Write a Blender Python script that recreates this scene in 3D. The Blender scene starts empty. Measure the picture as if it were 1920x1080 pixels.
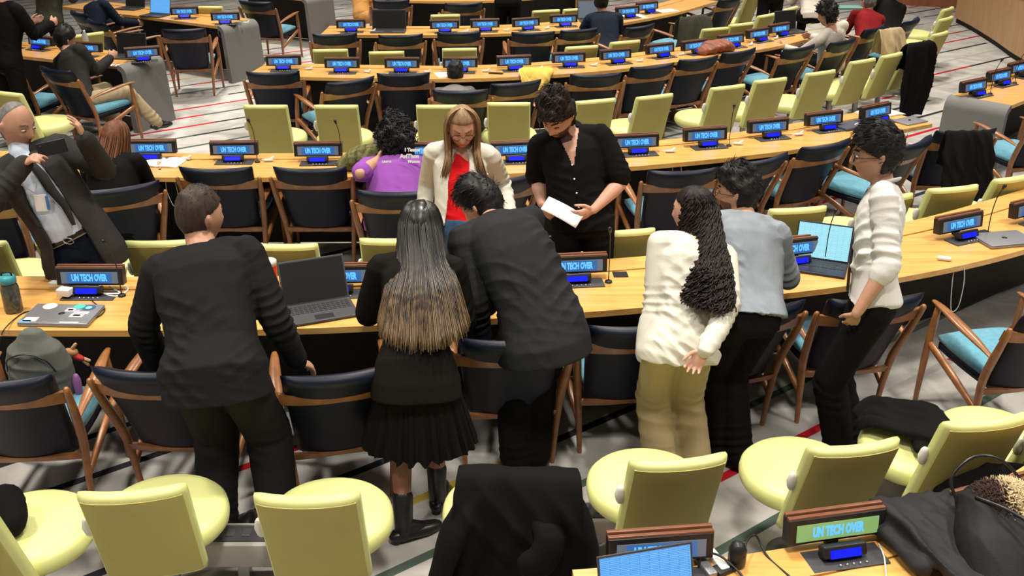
import bpy, bmesh, math, random
import numpy as np
from mathutils import Vector, Matrix, Euler
random.seed(7); np.random.seed(7)
sc = bpy.context.scene
PI = math.pi
# ---------------------------------------------------------------- camera
FPX = 1900.0; TILT = math.atan(860/FPX); CAMH = 3.10
cam_data = bpy.data.cameras.new('camera'); cam = bpy.data.objects.new('camera', cam_data)
sc.collection.objects.link(cam); sc.camera = cam
cam_data.sensor_width = 36.0; cam_data.lens = FPX/1920*36.0
cam_data.clip_start = 0.05; cam_data.clip_end = 100
cam.location = (0, 0, CAMH); cam.rotation_euler = (PI/2-TILT, 0, 0)
# ---------------------------------------------------------------- light
w = bpy.data.worlds.new('world'); sc.world = w; w.use_nodes = True
w.node_tree.nodes['Background'].inputs[0].default_value = (1.0, 0.93, 0.84, 1)
w.node_tree.nodes['Background'].inputs[1].default_value = 0.13
sc.view_settings.view_transform = 'Standard'; sc.view_settings.look = 'None'
sc.view_settings.exposure = 0.08; sc.view_settings.gamma = 1.0
def ceiling_lamp(x, y, z, size, power, col=(1.0, 0.93, 0.82), spread=110):
    l = bpy.data.lights.new('ceiling_lamp', 'AREA'); l.shape = 'DISK'; l.size = size
    l.energy = power; l.color = col; l.spread = math.radians(spread)
    o = bpy.data.objects.new('ceiling_lamp', l); sc.collection.objects.link(o); o.location = (x, y, z)
for lx in (-4.5, 0.0, 4.5):
    for ly in (1.2, 4.9, 8.8, 13.0, 17.0):
        ceiling_lamp(lx+0.4, ly, 6.4, 0.7, 125)
# ---------------------------------------------------------------- materials
def nt(m): m.use_nodes = True; return m.node_tree
def mat(name, col, rough=0.6, spec=0.4, noise=0.0, nscale=20.0, bump=0.0, bscale=200.0, metal=0.0, emit=None, es=1.0, sheen=0.0, stretch=(1,1,1), sss=0.0, coat=0.0):
    m = bpy.data.materials.new(name); t = nt(m); N = t.nodes; L = t.links
    b = N['Principled BSDF']; b.inputs['Base Color'].default_value = (*col, 1)
    b.inputs['Roughness'].default_value = rough; b.inputs['Specular IOR Level'].default_value = spec
    b.inputs['Metallic'].default_value = metal
    if sheen: b.inputs['Sheen Weight'].default_value = sheen
    if coat: b.inputs['Coat Weight'].default_value = coat; b.inputs['Coat Roughness'].default_value = 0.15
    if sss:
        b.inputs['Subsurface Weight'].default_value = sss; b.inputs['Subsurface Radius'].default_value = (0.02, 0.008, 0.004); b.inputs['Subsurface Scale'].default_value = 0.5
    if emit: b.inputs['Emission Color'].default_value = (*emit, 1); b.inputs['Emission Strength'].default_value = es
    tc = N.new('ShaderNodeTexCoord'); mp = N.new('ShaderNodeMapping'); mp.inputs['Scale'].default_value = stretch
    L.new(tc.outputs['Object'], mp.inputs['Vector'])
    if noise:
        n = N.new('ShaderNodeTexNoise'); n.inputs['Scale'].default_value = nscale; n.inputs['Detail'].default_value = 4
        L.new(mp.outputs[0], n.inputs['Vector'])
        r = N.new('ShaderNodeMapRange'); r.inputs[1].default_value = 0.3; r.inputs[2].default_value = 0.7
        r.inputs[3].default_value = 1-noise; r.inputs[4].default_value = 1+noise; L.new(n.outputs[0], r.inputs[0])
        mx = N.new('ShaderNodeVectorMath'); mx.operation = 'MULTIPLY'; mx.inputs[0].default_value = col
        L.new(r.outputs[0], mx.inputs[1]); L.new(mx.outputs[0], b.inputs['Base Color'])
    if bump:
        n2 = N.new('ShaderNodeTexNoise'); n2.inputs['Scale'].default_value = bscale; n2.inputs['Detail'].default_value = 3
        L.new(mp.outputs[0], n2.inputs['Vector'])
        bp = N.new('ShaderNodeBump'); bp.inputs['Strength'].default_value = bump; bp.inputs['Distance'].default_value = 0.004
        L.new(n2.outputs[0], bp.inputs['Height']); L.new(bp.outputs[0], b.inputs['Normal'])
    return m
def wood(name, dark, light, scale=3.0, rough=0.35, stretch=(1, 14, 14), coat=0.15):
    m = bpy.data.materials.new(name); t = nt(m); N = t.nodes; L = t.links; b = N['Principled BSDF']
    b.inputs['Roughness'].default_value = rough; b.inputs['Coat Weight'].default_value = coat; b.inputs['Coat Roughness'].default_value = 0.2
    tc = N.new('ShaderNodeTexCoord'); mp = N.new('ShaderNodeMapping'); mp.inputs['Scale'].default_value = stretch
    L.new(tc.outputs['Object'], mp.inputs['Vector'])
    n = N.new('ShaderNodeTexNoise'); n.inputs['Scale'].default_value = scale; n.inputs['Detail'].default_value = 6; n.inputs['Distortion'].default_value = 0.6
    L.new(mp.outputs[0], n.inputs['Vector'])
    cr = N.new('ShaderNodeValToRGB'); cr.color_ramp.elements[0].position = 0.3; cr.color_ramp.elements[1].position = 0.7
    cr.color_ramp.elements[0].color = (*dark, 1); cr.color_ramp.elements[1].color = (*light, 1)
    L.new(n.outputs[0], cr.inputs[0]); L.new(cr.outputs[0], b.inputs['Base Color'])
    return m
M = {}
M['desk'] = wood('desk_oak', (0.58, 0.285, 0.07), (0.76, 0.42, 0.125), 2.5, 0.32, (1, 12, 12))
M['podium'] = wood('podium_wood', (0.42, 0.24, 0.10), (0.52, 0.31, 0.14), 2.0, 0.45, (6, 6, 1))
M['chairwood'] = wood('chair_teak', (0.20, 0.076, 0.024), (0.34, 0.138, 0.044), 6, 0.32, (2, 2, 2), 0.3)
M['capwood'] = wood('cap_wood', (0.13, 0.045, 0.022), (0.22, 0.085, 0.04), 8, 0.4, (1, 10, 10))
M['navy'] = mat('navy_leather', (0.0028, 0.0055, 0.017), 0.45, 0.28, 0.12, 8)
M['teal'] = mat('teal_fabric', (0.11, 0.30, 0.40), 0.85, 0.2, 0.12, 40, 0.2, 500, sheen=0.2)
M['green'] = mat('lime_leather', (0.63, 0.64, 0.26), 0.42, 0.45, 0.05, 5, 0.12, 60)
M['greenback'] = mat('lime_leather_back', (0.44, 0.385, 0.11), 0.6, 0.3, 0.04, 5, 0.05, 60)
M['white_plastic'] = mat('white_plastic', (0.72, 0.70, 0.64), 0.35)
M['black'] = mat('black_plastic', (0.012, 0.012, 0.014), 0.4)
M['darkgrey'] = mat('dark_grey', (0.05, 0.05, 0.055), 0.45)
M['metal'] = mat('brushed_metal', (0.35, 0.35, 0.35), 0.35, metal=0.9)
M['panel'] = mat('dark_panel', (0.035, 0.032, 0.029), 0.8, 0.2, 0.1, 30)
M['felt'] = mat('grey_felt', (0.19, 0.185, 0.175), 0.95, 0.1, 0.12, 300, 0.2, 600)
M['box'] = mat('service_box', (0.34, 0.32, 0.29), 0.5, noise=0.06, nscale=9)
M['lcd'] = mat('lit_display', (0.02, 0.025, 0.03), 0.3, emit=(0.022, 0.12, 0.36), es=1.0)
M['lcd_side'] = mat('display_ends', (0.10, 0.12, 0.15), 0.3, emit=(0.05, 0.07, 0.10), es=1.0)
M['letters'] = mat('lit_letters', (0.05, 0.2, 0.5), 0.4, emit=(0.09, 0.40, 0.98), es=1.2)
M['blue'] = mat('blue_screen', (0.0, 0.0, 0.1), 0.3, emit=(0.004, 0.012, 0.85), es=1.3)
M['paper'] = mat('paper', (0.80, 0.80, 0.78), 0.7, 0.2)
M['silver'] = mat('aluminium', (0.30, 0.30, 0.32), 0.38, metal=0.6)
# ---------------------------------------------------------------- helpers
def link(o): sc.collection.objects.link(o); return o
def ray(u, v):
    c, s = math.cos(TILT), math.sin(TILT); a = (u-960)/FPX; b = (v-540)/FPX
    return Vector((a, c-b*s, -s-b*c))
ORI = Vector((0, 0, CAMH))
def at(u, v, h=0.0):
    d = ray(u, v); return ORI + d*((CAMH-h)/-d.z)
def aty(u, v, y):
    d = ray(u, v); return ORI + d*(y/d.y)
def tag(o, label=None, cat=None, group=None, kind=None):
    if label: o['label'] = label
    if cat: o['category'] = cat
    if group: o['group'] = group
    if kind: o['kind'] = kind
    return o
def empty(name, loc=(0,0,0), rz=0.0, label=None, cat=None, group=None):
    o = link(bpy.data.objects.new(name, None)); o.location = loc; o.rotation_euler = (0, 0, rz); o.empty_display_size = 0.05
    return tag(o, label, cat, group)
def mobj(name, me, m, parent=None, smooth=True):
    o = link(bpy.data.objects.new(name, me))
    for mm in (m if isinstance(m, (list, tuple)) else [m]): me.materials.append(mm)
    if smooth: me.polygons.foreach_set('use_smooth', [True]*len(me.polygons))
    if parent: o.parent = parent
    return o
class MB:
    """collects shapes into one mesh"""
    def __init__(s): s.v = []; s.f = []; s.mi = []
    def add(s, V, Fc, mi=0):
        k = len(s.v); s.v.extend([tuple(p) for p in V]); s.f.extend([tuple(i+k for i in f) for f in Fc]); s.mi.extend([mi]*len(Fc)); return s
    def box(s, c, size, rot=(0,0,0), bev=0.0, mi=0):
        bm = bmesh.new(); bmesh.ops.create_cube(bm, size=1.0)
        bmesh.ops.scale(bm, vec=size, verts=bm.verts)
        if bev: bmesh.ops.bevel(bm, geom=bm.edges[:], offset=bev, segments=3, profile=0.6, affect='EDGES')
        mt = Matrix.Translation(c) @ Euler(rot).to_matrix().to_4x4(); bm.transform(mt)
        bm.verts.index_update(); s.add([v.co for v in bm.verts], [[v.index for v in f.verts] for f in bm.faces], mi); bm.free(); return s
    def tube(s, pts, rad, n=10, mi=0, flat=1.0, up=None):
        V, Fc = limb([Vector(p) for p in pts], rad, n, flat, up); return s.add(V, Fc, mi)
    def build(s, name, m, parent=None, smooth=True, auto=None):
        me = bpy.data.meshes.new(name); me.from_pydata(s.v, [], s.f); me.update()
        o = mobj(name, me, m, parent, smooth); me.polygons.foreach_set('material_index', s.mi)
        if auto is not None:
            try: me.set_sharp_from_angle(angle=math.radians(auto))
            except Exception: pass
        return o
def catmull(pts, k=6):
    P_ = [Vector(p) for p in pts]; out = []
    Q = [P_[0]*2-P_[1]] + P_ + [P_[-1]*2-P_[-2]]
    for i in range(1, len(Q)-2):
        a, b, c, d = Q[i-1], Q[i], Q[i+1], Q[i+2]
        for j in range(k):
            t = j/k; out.append(0.5*((2*b)+(c-a)*t+(2*a-5*b+4*c-d)*t*t+(-a+3*b-3*c+d)*t**3))
    out.append(P_[-1]); return out
def limb(pts, rad, n=12, flat=1.0, up=None, caps=True):
    """tube through points with radii, rounded closed ends; flat squeezes one axis"""
    pts = [Vector(p) for p in pts]
    if not isinstance(rad, (list, tuple)): rad = [rad]*len(pts)
    secs = []; m = len(pts)
    T = []
    for i in range(m):
        t = pts[min(i+1, m-1)]-pts[max(i-1, 0)]; T.append(t.normalized() if t.length > 1e-9 else Vector((0,0,1)))
    u = Vector(up) if up is not None else (Vector((0,0,1)) if abs(T[0].z) < 0.9 else Vector((0,1,0)))
    C = []; R = []; FR = []
    for i in range(m):
        u = (u-T[i]*u.dot(T[i])); u = u.normalized() if u.length > 1e-6 else T[i].orthogonal().normalized()
        w_ = T[i].cross(u); FR.append((w_, u))
        C.append(pts[i]); R.append(rad[i])
    if caps:
        a = [(C[0]-T[0]*R[0]*min(flat,1)*k1, R[0]*k2, FR[0]) for k1, k2 in ((0.95, 0.3), (0.7, 0.7))]
        b = [(C[-1]+T[-1]*R[-1]*min(flat,1)*k1, R[-1]*k2, FR[-1]) for k1, k2 in ((0.7, 0.7), (0.95, 0.3))]
    else: a = []; b = []
    S = a+[(C[i], R[i], FR[i]) for i in range(m)]+b
    V = []; Fc = []
    for c, r, (w_, uu) in S:
        for k in range(n):
            an = 2*PI*k/n; V.append(c + w_*(math.cos(an)*r) + uu*(math.sin(an)*r*flat))
    for i in range(len(S)-1):
        for k in range(n):
            Fc.append((i*n+k, i*n+(k+1) % n, (i+1)*n+(k+1) % n, (i+1)*n+k))
    Fc.append(tuple(reversed(range(n)))); Fc.append(tuple((len(S)-1)*n+k for k in range(n)))
    return V, Fc
def lathe(prof, n=24):
    V = []; Fc = []
    for r_, z in prof:
        for k in range(n): V.append((r_*math.cos(2*PI*k/n), r_*math.sin(2*PI*k/n), z))
    for i in range(len(prof)-1):
        for k in range(n): Fc.append((i*n+k, i*n+(k+1)%n, (i+1)*n+(k+1)%n, (i+1)*n+k))
    Fc.append(tuple(range(n))[::-1]); Fc.append(tuple((len(prof)-1)*n+k for k in range(n))); return V, Fc
def grid_solid(fn, nu, nv, th_fn):
    """closed solid from a front surface fn(u,v) and a back surface th_fn(u,v)"""
    V = []; Fc = []
    for g in (fn, th_fn):
        for j in range(nv+1):
            for i in range(nu+1): V.append(g(i/nu, j/nv))
    o = (nu+1)*(nv+1); I = lambda i, j: j*(nu+1)+i
    for j in range(nv):
        for i in range(nu):
            Fc.append((I(i,j), I(i+1,j), I(i+1,j+1), I(i,j+1)))
            Fc.append((o+I(i,j), o+I(i,j+1), o+I(i+1,j+1), o+I(i+1,j)))
    for i in range(nu):
        Fc.append((I(i,0), o+I(i,0), o+I(i+1,0), I(i+1,0))); Fc.append((I(i,nv), I(i+1,nv), o+I(i+1,nv), o+I(i,nv)))
    for j in range(nv):
        Fc.append((I(0,j), I(0,j+1), o+I(0,j+1), o+I(0,j))); Fc.append((I(nu,j), o+I(nu,j), o+I(nu,j+1), I(nu,j+1)))
    return V, Fc
def copy_tree(o, parent=None):
    c = o.copy(); sc.collection.objects.link(c); c.parent = parent
    for ch in list(o.children): copy_tree(ch, c)
    return c
def remesh(V, Fc, voxel, smooth=4, name='m'):
    me = bpy.data.meshes.new(name); me.from_pydata([tuple(p) for p in V], [], Fc); me.update()
    o = link(bpy.data.objects.new('tmp', me))
    r = o.modifiers.new('r', 'REMESH'); r.mode = 'VOXEL'; r.voxel_size = voxel; r.adaptivity = 0
    if smooth: s_ = o.modifiers.new('s', 'SMOOTH'); s_.iterations = smooth; s_.factor = 0.5
    dg = bpy.context.evaluated_depsgraph_get(); out = bpy.data.meshes.new_from_object(o.evaluated_get(dg))
    bpy.data.objects.remove(o); bpy.data.meshes.remove(me); out.name = name
    return out
def co(me):
    a = np.empty(len(me.vertices)*3, np.float32); me.vertices.foreach_get('co', a); return a.reshape(-1, 3)
def setco(me, a): me.vertices.foreach_set('co', a.astype(np.float32).ravel()); me.update()
def normals(me):
    a = np.empty(len(me.vertices)*3, np.float32); me.vertices.foreach_get('normal', a); return a.reshape(-1, 3)
_rs = np.random.RandomState(3)
_W = _rs.normal(size=(24, 3)); _W /= np.linalg.norm(_W, axis=1)[:, None]; _PH = _rs.uniform(0, 6.28, 24)
def fnoise(p, freq, seed=0):
    """smooth pseudo-noise, roughly -1..1"""
    s_ = np.zeros(len(p)); warp = np.sin(p[:, [1,2,0]]*freq*1.7+seed)*0.5
    q = p*freq+warp
    for i in range(10):
        j = (i+seed*3) % 24; s_ += np.sin((q@_W[j])*(0.7+0.25*(i % 5))*2+_PH[j]+seed)
    return s_/4.0
# ---------------------------------------------------------------- floor
def floor_material():
    m = bpy.data.materials.new('striped_carpet'); t = nt(m); N = t.nodes; L = t.links; b = N['Principled BSDF']
    b.inputs['Roughness'].default_value = 0.9; b.inputs['Specular IOR Level'].default_value = 0.15
    tc = N.new('ShaderNodeTexCoord'); mp = N.new('ShaderNodeMapping'); mp.inputs['Rotation'].default_value = (0, 0, math.radians(-37))
    L.new(tc.outputs['Object'], mp.inputs['Vector']); sp = N.new('ShaderNodeSeparateXYZ'); L.new(mp.outputs[0], sp.inputs[0])
    def mth(op, a, bb=None, c=None):
        n = N.new('ShaderNodeMath'); n.operation = op
        for i, q in enumerate((a, bb, c)):
            if q is None: continue
            if isinstance(q, (int, float)): n.inputs[i].default_value = q
            else: L.new(q, n.inputs[i])
        return n.outputs[0]
    v = mth('DIVIDE', mth('ADD', sp.outputs[1], 0.12), 0.40); cell = mth('FLOOR', v); fr = mth('SUBTRACT', v, cell)
    line = mth('LESS_THAN', mth('ABSOLUTE', mth('SUBTRACT', fr, 0.5)), 0.066)
    wn = N.new('ShaderNodeTexWhiteNoise'); wn.noise_dimensions = '1D'; L.new(cell, wn.inputs['W'])
    u = mth('ADD', mth('DIVIDE', sp.outputs[0], 1.15), mth('MULTIPLY', wn.outputs[0], 7.0)); cu = mth('FLOOR', u)
    cb = N.new('ShaderNodeCombineXYZ'); L.new(cu, cb.inputs[0]); L.new(cell, cb.inputs[1])
    w2 = N.new('ShaderNodeTexWhiteNoise'); w2.noise_dimensions = '2D'; L.new(cb.outputs[0], w2.inputs['Vector'])
    cr = N.new('ShaderNodeValToRGB'); cr.color_ramp.interpolation = 'CONSTANT'; e = cr.color_ramp.elements
    cols = [(0, (0.42, 0.01, 0.02)), (0.24, (0.07, 0.10, 0.08)), (0.50, (0.02, 0.02, 0.025)), (0.68, (0.36, 0.34, 0.32)), (0.86, (0.45, 0.33, 0.06)), (0.93, (0.15, 0.17, 0.14))]
    e[0].position = 0; e[0].color = (*cols[0][1], 1); e[1].position = cols[1][0]; e[1].color = (*cols[1][1], 1)
    for p_, c_ in cols[2:]:
        q = e.new(p_); q.color = (*c_, 1)
    L.new(w2.outputs[0], cr.inputs[0])
    n1 = N.new('ShaderNodeTexNoise'); n1.inputs['Scale'].default_value = 2.2; n1.inputs['Detail'].default_value = 6; n1.inputs['Distortion'].default_value = 1.2
    L.new(tc.outputs['Object'], n1.inputs['Vector'])
    cg = N.new('ShaderNodeValToRGB'); g = cg.color_ramp.elements; g[0].position = 0.3; g[0].color = (0.30, 0.285, 0.27, 1); g[1].position = 0.62; g[1].color = (0.50, 0.485, 0.46, 1)
    L.new(n1.outputs[0], cg.inputs[0])
    mx = N.new('ShaderNodeMix'); mx.data_type = 'RGBA'; L.new(line, mx.inputs[0]); L.new(cg.outputs[0], mx.inputs[6]); L.new(cr.outputs[0], mx.inputs[7])
    L.new(mx.outputs[2], b.inputs['Base Color']); return m
M['floor'] = floor_material()
fl = MB(); fl.box((0, 11, -0.05), (34, 30, 0.1)); tag(fl.build('floor', M['floor'], smooth=False), kind='structure')
# far wall foot, wood clad
wl = MB(); wl.box((9.3, 19.5, 1.3), (4.2, 0.2, 2.6), (0,0,-.42)); wl.box((9.26, 19.40, 0.06), (4.2, 0.04, 0.12), (0,0,-.42)); tag(wl.build('wall_far', wood('wall_wood', (0.30,0.10,0.04), (0.42,0.16,0.07), 2, 0.5, (5,5,1)), smooth=False), kind='structure')
# ---------------------------------------------------------------- desks
DESK_H = 0.74
def desk(front, depth, label, ends=(True, True), group=None, end_mat='felt'):
    """front: near-edge floor plan polyline; the worktop runs back by depth along the row"""
    c = catmull([(x, y, 0) for x, y in front], 8); n = len(c)
    nor = []
    for i in range(n):
        t = c[min(i+1, n-1)]-c[max(i-1, 0)]; t.normalize(); nor.append(Vector((-t.y, t.x, 0)))
    mid = c[n//2]; root = empty('conference_desk', (mid.x, mid.y, 0), 0, label, 'desk', group)
    def strip(d0, d1, z0, z1, name, m, i0=0, i1=None, sm=False):
        i1 = n if i1 is None else i1; V = []; Fc = []
        for i in range(i0, i1):
            a = c[i]+nor[i]*d0-mid; b = c[i]+nor[i]*d1-mid
            V += [Vector((a.x, a.y, z0)), Vector((a.x, a.y, z1)), Vector((b.x, b.y, z1)), Vector((b.x, b.y, z0))]
        k = i1-i0
        for i in range(k-1):
            q = 4*i
            for s_ in range(4): Fc.append((q+s_, q+(s_+1) % 4, q+4+(s_+1) % 4, q+4+s_))
        Fc.append((0, 1, 2, 3)[::-1]); Fc.append(tuple(4*(k-1)+j for j in range(4)))
        mb = MB(); mb.add(V, Fc); return mb.build(name, m, root, smooth=sm)
    strip(0, depth*0.74, DESK_H-0.035, DESK_H, 'worktop', M['desk'])
    strip(depth*0.748, depth, DESK_H-0.035, DESK_H+0.006, 'equipment_ledge', M['desk'])
    strip(0.05, depth-0.04, DESK_H-0.052, DESK_H-0.036, 'under_frame', M['panel'])
    strip(depth-0.10, depth-0.06, 0.02, DESK_H-0.053, 'modesty_panel', M['panel'])
    for e, i, sg in ((ends[0], 0, -1), (ends[1], n-1, 1)):
        if not e: continue
        t = (c[1]-c[0] if i == 0 else c[-1]-c[-2]).normalized(); nn = nor[i]
        mb = MB(); V = []; prof = []
        # rounded upright slab with a curved shoulder into the worktop
        for k in range(9):
            an = PI/2*k/8; prof.append((-0.11+0.11*math.sin(an)*1.0, DESK_H+0.008-0.11*(1-math.cos(an))))
        prof += [(0.05, 0.0), (-0.02, 0.0)]
        for k in range(8, -1, -1):
            an = PI/2*k/8; prof.append((-0.11+0.05*math.sin(an), DESK_H-0.05-0.05*(1-math.cos(an))))
        m_ = len(prof)
        for dd in (-0.01, depth+0.01):
            for (q, z) in prof:
                p = c[i]+nn*dd+t*(sg*(q+0.09))-mid; V.append(Vector((p.x, p.y, z)))
        Fc = [(j, (j+1) % m_, m_+(j+1) % m_, m_+j) for j in range(m_)]+[tuple(range(m_))[::-1], tuple(range(m_, 2*m_))]
        mb.add(V, Fc); mb.build('end_panel', M[end_mat], root, smooth=True, auto=40)
    return root
desk([(-4.6, 4.74), (-3.4, 4.70), (-1.94, 4.68), (-0.9, 4.72), (0.4, 4.90), (1.53, 5.14), (2.34, 5.40), (3.16, 5.79), (4.2, 6.45)], 0.68, 'long curved oak desk nearest the camera with people standing along it', (False, False))
desk([(-4.6, 7.3), (-2.62, 7.21), (-1.6, 7.215), (-0.3, 7.27), (0.9, 7.47), (2.05, 7.83), (2.7, 8.15), (3.70, 8.72)], 0.60, 'second curved oak desk with the open books on it', (False, False))
desk([(-2.80, 10.66), (-2.1, 10.56), (-1.2, 10.49), (-0.5, 10.48), (0.45, 10.68), (1.4, 11.07), (2.96, 12.05), (3.85, 12.85)], 0.62, 'third curved oak desk with the yellow cloth hanging off', (False, False))
desk([(-2.42, 12.96), (-1.4, 12.93), (-0.4, 12.98), (0.86, 13.36), (2.16, 14.46), (3.1, 15.7)], 0.60, 'fourth curved oak desk with a black open laptop at its left', (False, False))
desk([(-1.75, 15.75), (-0.6, 15.7), (0.4, 16.1), (1.4, 17.0)], 0.60, 'fifth oak desk at the very top of the view', (True, True), end_mat='desk')
desk([(0.28, 2.20), (0.85, 2.27), (1.5, 2.45), (2.3, 2.85), (3.0, 3.4)], 0.62, 'oak desk in the bottom right corner under laptop and bags', (False, False))
desk([(-6.3, 11.95), (-5.0, 11.38), (-4.30, 11.1)], 0.62, 'left side desk with grey end panel behind the seated man in khaki', (False, True))
desk([(-6.6, 15.2), (-5.0, 14.25), (-3.85, 13.55)], 0.62, 'further left side desk with grey end panel and several laptops', (False, True))
desk([(-4.6, 16.75), (-3.2, 15.95)], 0.6, 'desk end with grey panel behind the second side desk', (False, True))
desk([(-0.9, 18.9), (0.8, 18.9)], 0.6, 'furthest short oak desk at the top edge', (True, True))
desk([(4.66, 9.34), (5.2, 9.86), (6.2, 10.95)], 0.57, 'right side desk with curved grey end panel near the podium', (True, False))
# podium with a curved wooden front
pod = empty('podium', (8.3, 13.4, 0), 0, 'curved light wood podium front at the top right', 'podium')
arc = catmull([(7.78,18.2,0),(7.72,17.37,0),(7.56,16.1,0),(7.36,14.8,0),(7.35,13.6,0),(7.6,12.4,0)], 8)
for nm, z0, z1, off, mt in (('podium_front', 0.09, 0.90, 0.0, 'podium'), ('podium_plinth', 0.0, 0.09, 0.04, 'panel'), ('podium_top', 0.90, 0.94, -0.03, 'desk')):
    V = []; Fc = []
    for p in arc:
        for z, dx in ((z0, 0), (z1, 0), (z1, 2.2), (z0, 2.2)): V.append((p.x+off+dx-8.3, p.y-13.4, z))
    k = len(arc)
    for i in range(k-1):
        for s_ in range(4): Fc.append((4*i+s_, 4*i+(s_+1) % 4, 4*i+4+(s_+1) % 4, 4*i+4+s_))
    Fc += [(3, 2, 1, 0), tuple(4*(k-1)+j for j in range(4))]
    MB().add(V, Fc).build(nm, M[mt], pod, smooth=False)
# ---------------------------------------------------------------- navy armchair
def make_armchair():
    r = empty('armchair')
    def bow(x, hw, d): return -d*(1-(x/hw)**2)
    for s_ in (-1, 1):
        MB().tube(catmull([(s_*.232,-.17,0), (s_*.245,-.185,.22), (s_*.262,-.21,.42), (s_*.285,-.30,.64), (s_*.298,-.365,.79)], 3), [.0135,.015,.0165,.018,.020,.0215,.023,.0235,.023,.022,.020,.0185,.016], 10).build('leg', M['chairwood'], r)
        MB().tube([(s_*.285,.285,0), (s_*.28,.275,.30), (s_*.275,.262,.50), (s_*.272,.25,.64)], [.0135,.021,.023,.016], 10).build('leg', M['chairwood'], r)
        # paddle shaped arm
        ap = catmull([(s_*.272,.30,.652), (s_*.278,.18,.648), (s_*.285,.02,.630), (s_*.283,-.14,.605), (s_*.279,-.27,.575)], 3)
        MB().tube(ap, [.014,.020,.024,.026,.029,.031,.032,.031,.028,.025,.020,.017,.014], 12, flat=0.5, up=(0,0,1)).build('armrest', M['chairwood'], r)
        MB().tube([(s_*.277,.26,.40), (s_*.262,.04,.31), (s_*.247,-.18,.21)], [.017,.019,.015], 8, flat=1.3).build('side_rail', M['chairwood'], r)
    def rail(z0, z1, hw, y, d, th, nm):
        def g(off):
            return lambda u, v: Vector(((u*2-1)*hw, y+bow((u*2-1)*hw, hw, d)+off-(v-.5)*(z1-z0)*.35, z0+(z1-z0)*v+(0.012*(1-abs(u*2-1)) if v < .5 else 0)))
        V, Fc = grid_solid(g(-th/2), 16, 2, g(th/2)); MB().add(V, Fc).build(nm, M['chairwood'], r, auto=50)
    rail(.705, .775, .298, -.325, .075, .024, 'top_rail')
    rail(.315, .355, .262, -.195, .03, .024, 'lower_rail')
    # back: panel below, fat roll above the rail
    def bk(side):
        def f(u, v):
            x = (u*2-1); z = .345+v*.550; hw = .215+.05*v
            yc = -.185-.185*max(0, (z-.36)/.42)**1.1+bow(x*hw, hw, .060)
            if v > .8: q = (v-.8)/.2; yc += -.004*q
            th = .028 if v < .74 else .028+.022*math.sin(min(1, (v-.74)/.26)*PI*.62)
            e = max(0, 1-abs(x)**6)**.5; ev = min(1, max(0.0, (1-((v-.90)/.10)**2))**.5) if v > .90 else min(1, .5+v*12)
            return Vector((x*hw, yc+.028+side*th*(0.25+0.75*e)*ev, z))
        return f
    V, Fc = grid_solid(bk(-1), 18, 26, bk(1)); MB().add(V, Fc).build('backrest', M['navy'], r)
    def cush(z0, z1, puff, hw, y0, y1):
        def f(top):
            def g(u, v):
                x = u*2-1; y = v*2-1
                w_ = hw*(0.86+0.14*v); X = x*w_*math.sqrt(max(0,1-0.10*y*y)); Y = (y0+y1)/2+y*(y1-y0)/2*(1-.09*x*x)
                e = (1-x**8)*(1-y**8); base = z0 if not top else z1+puff*e-.012*(1-e)
                return Vector((X, Y, base+.035*v))
            return g
        return grid_solid(f(0), 14, 14, f(1))
    V, Fc = cush(.335, .385, .0, .238, -.19, .27); MB().add(V, Fc).build('seat_base', M['navy'], r)
    V, Fc = cush(.386, .425, .022, .242, -.19, .28); MB().add(V, Fc).build('seat_cushion', M['teal'], r)
    return r
AC = make_armchair(); ac_used = [False]
def place(proto, used, L_, R_, h, yoff, label, group, cat, zrot=0.0, hw=None):
    a = at(L_[0], L_[1], h); b = at(R_[0], R_[1], h); d = b-a
    yaw = math.atan2(d.y, d.x)+zrot; mid = (a+b)/2
    if used[0]: o = copy_tree(proto)
    else: o = proto; used[0] = True
    o.rotation_euler = (0, 0, yaw); o.location = (mid.x-yoff*-math.sin(yaw), mid.y-yoff*math.cos(yaw), 0)
    return tag(o, label, cat, group)
def armchair(ul, vl, ur, vr, where): return place(AC, ac_used, (ul, vl), (ur, vr), .785, -.365, 'navy-backed wooden armchair '+where, 'navy and teal armchairs along the desks', 'chair')
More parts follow.
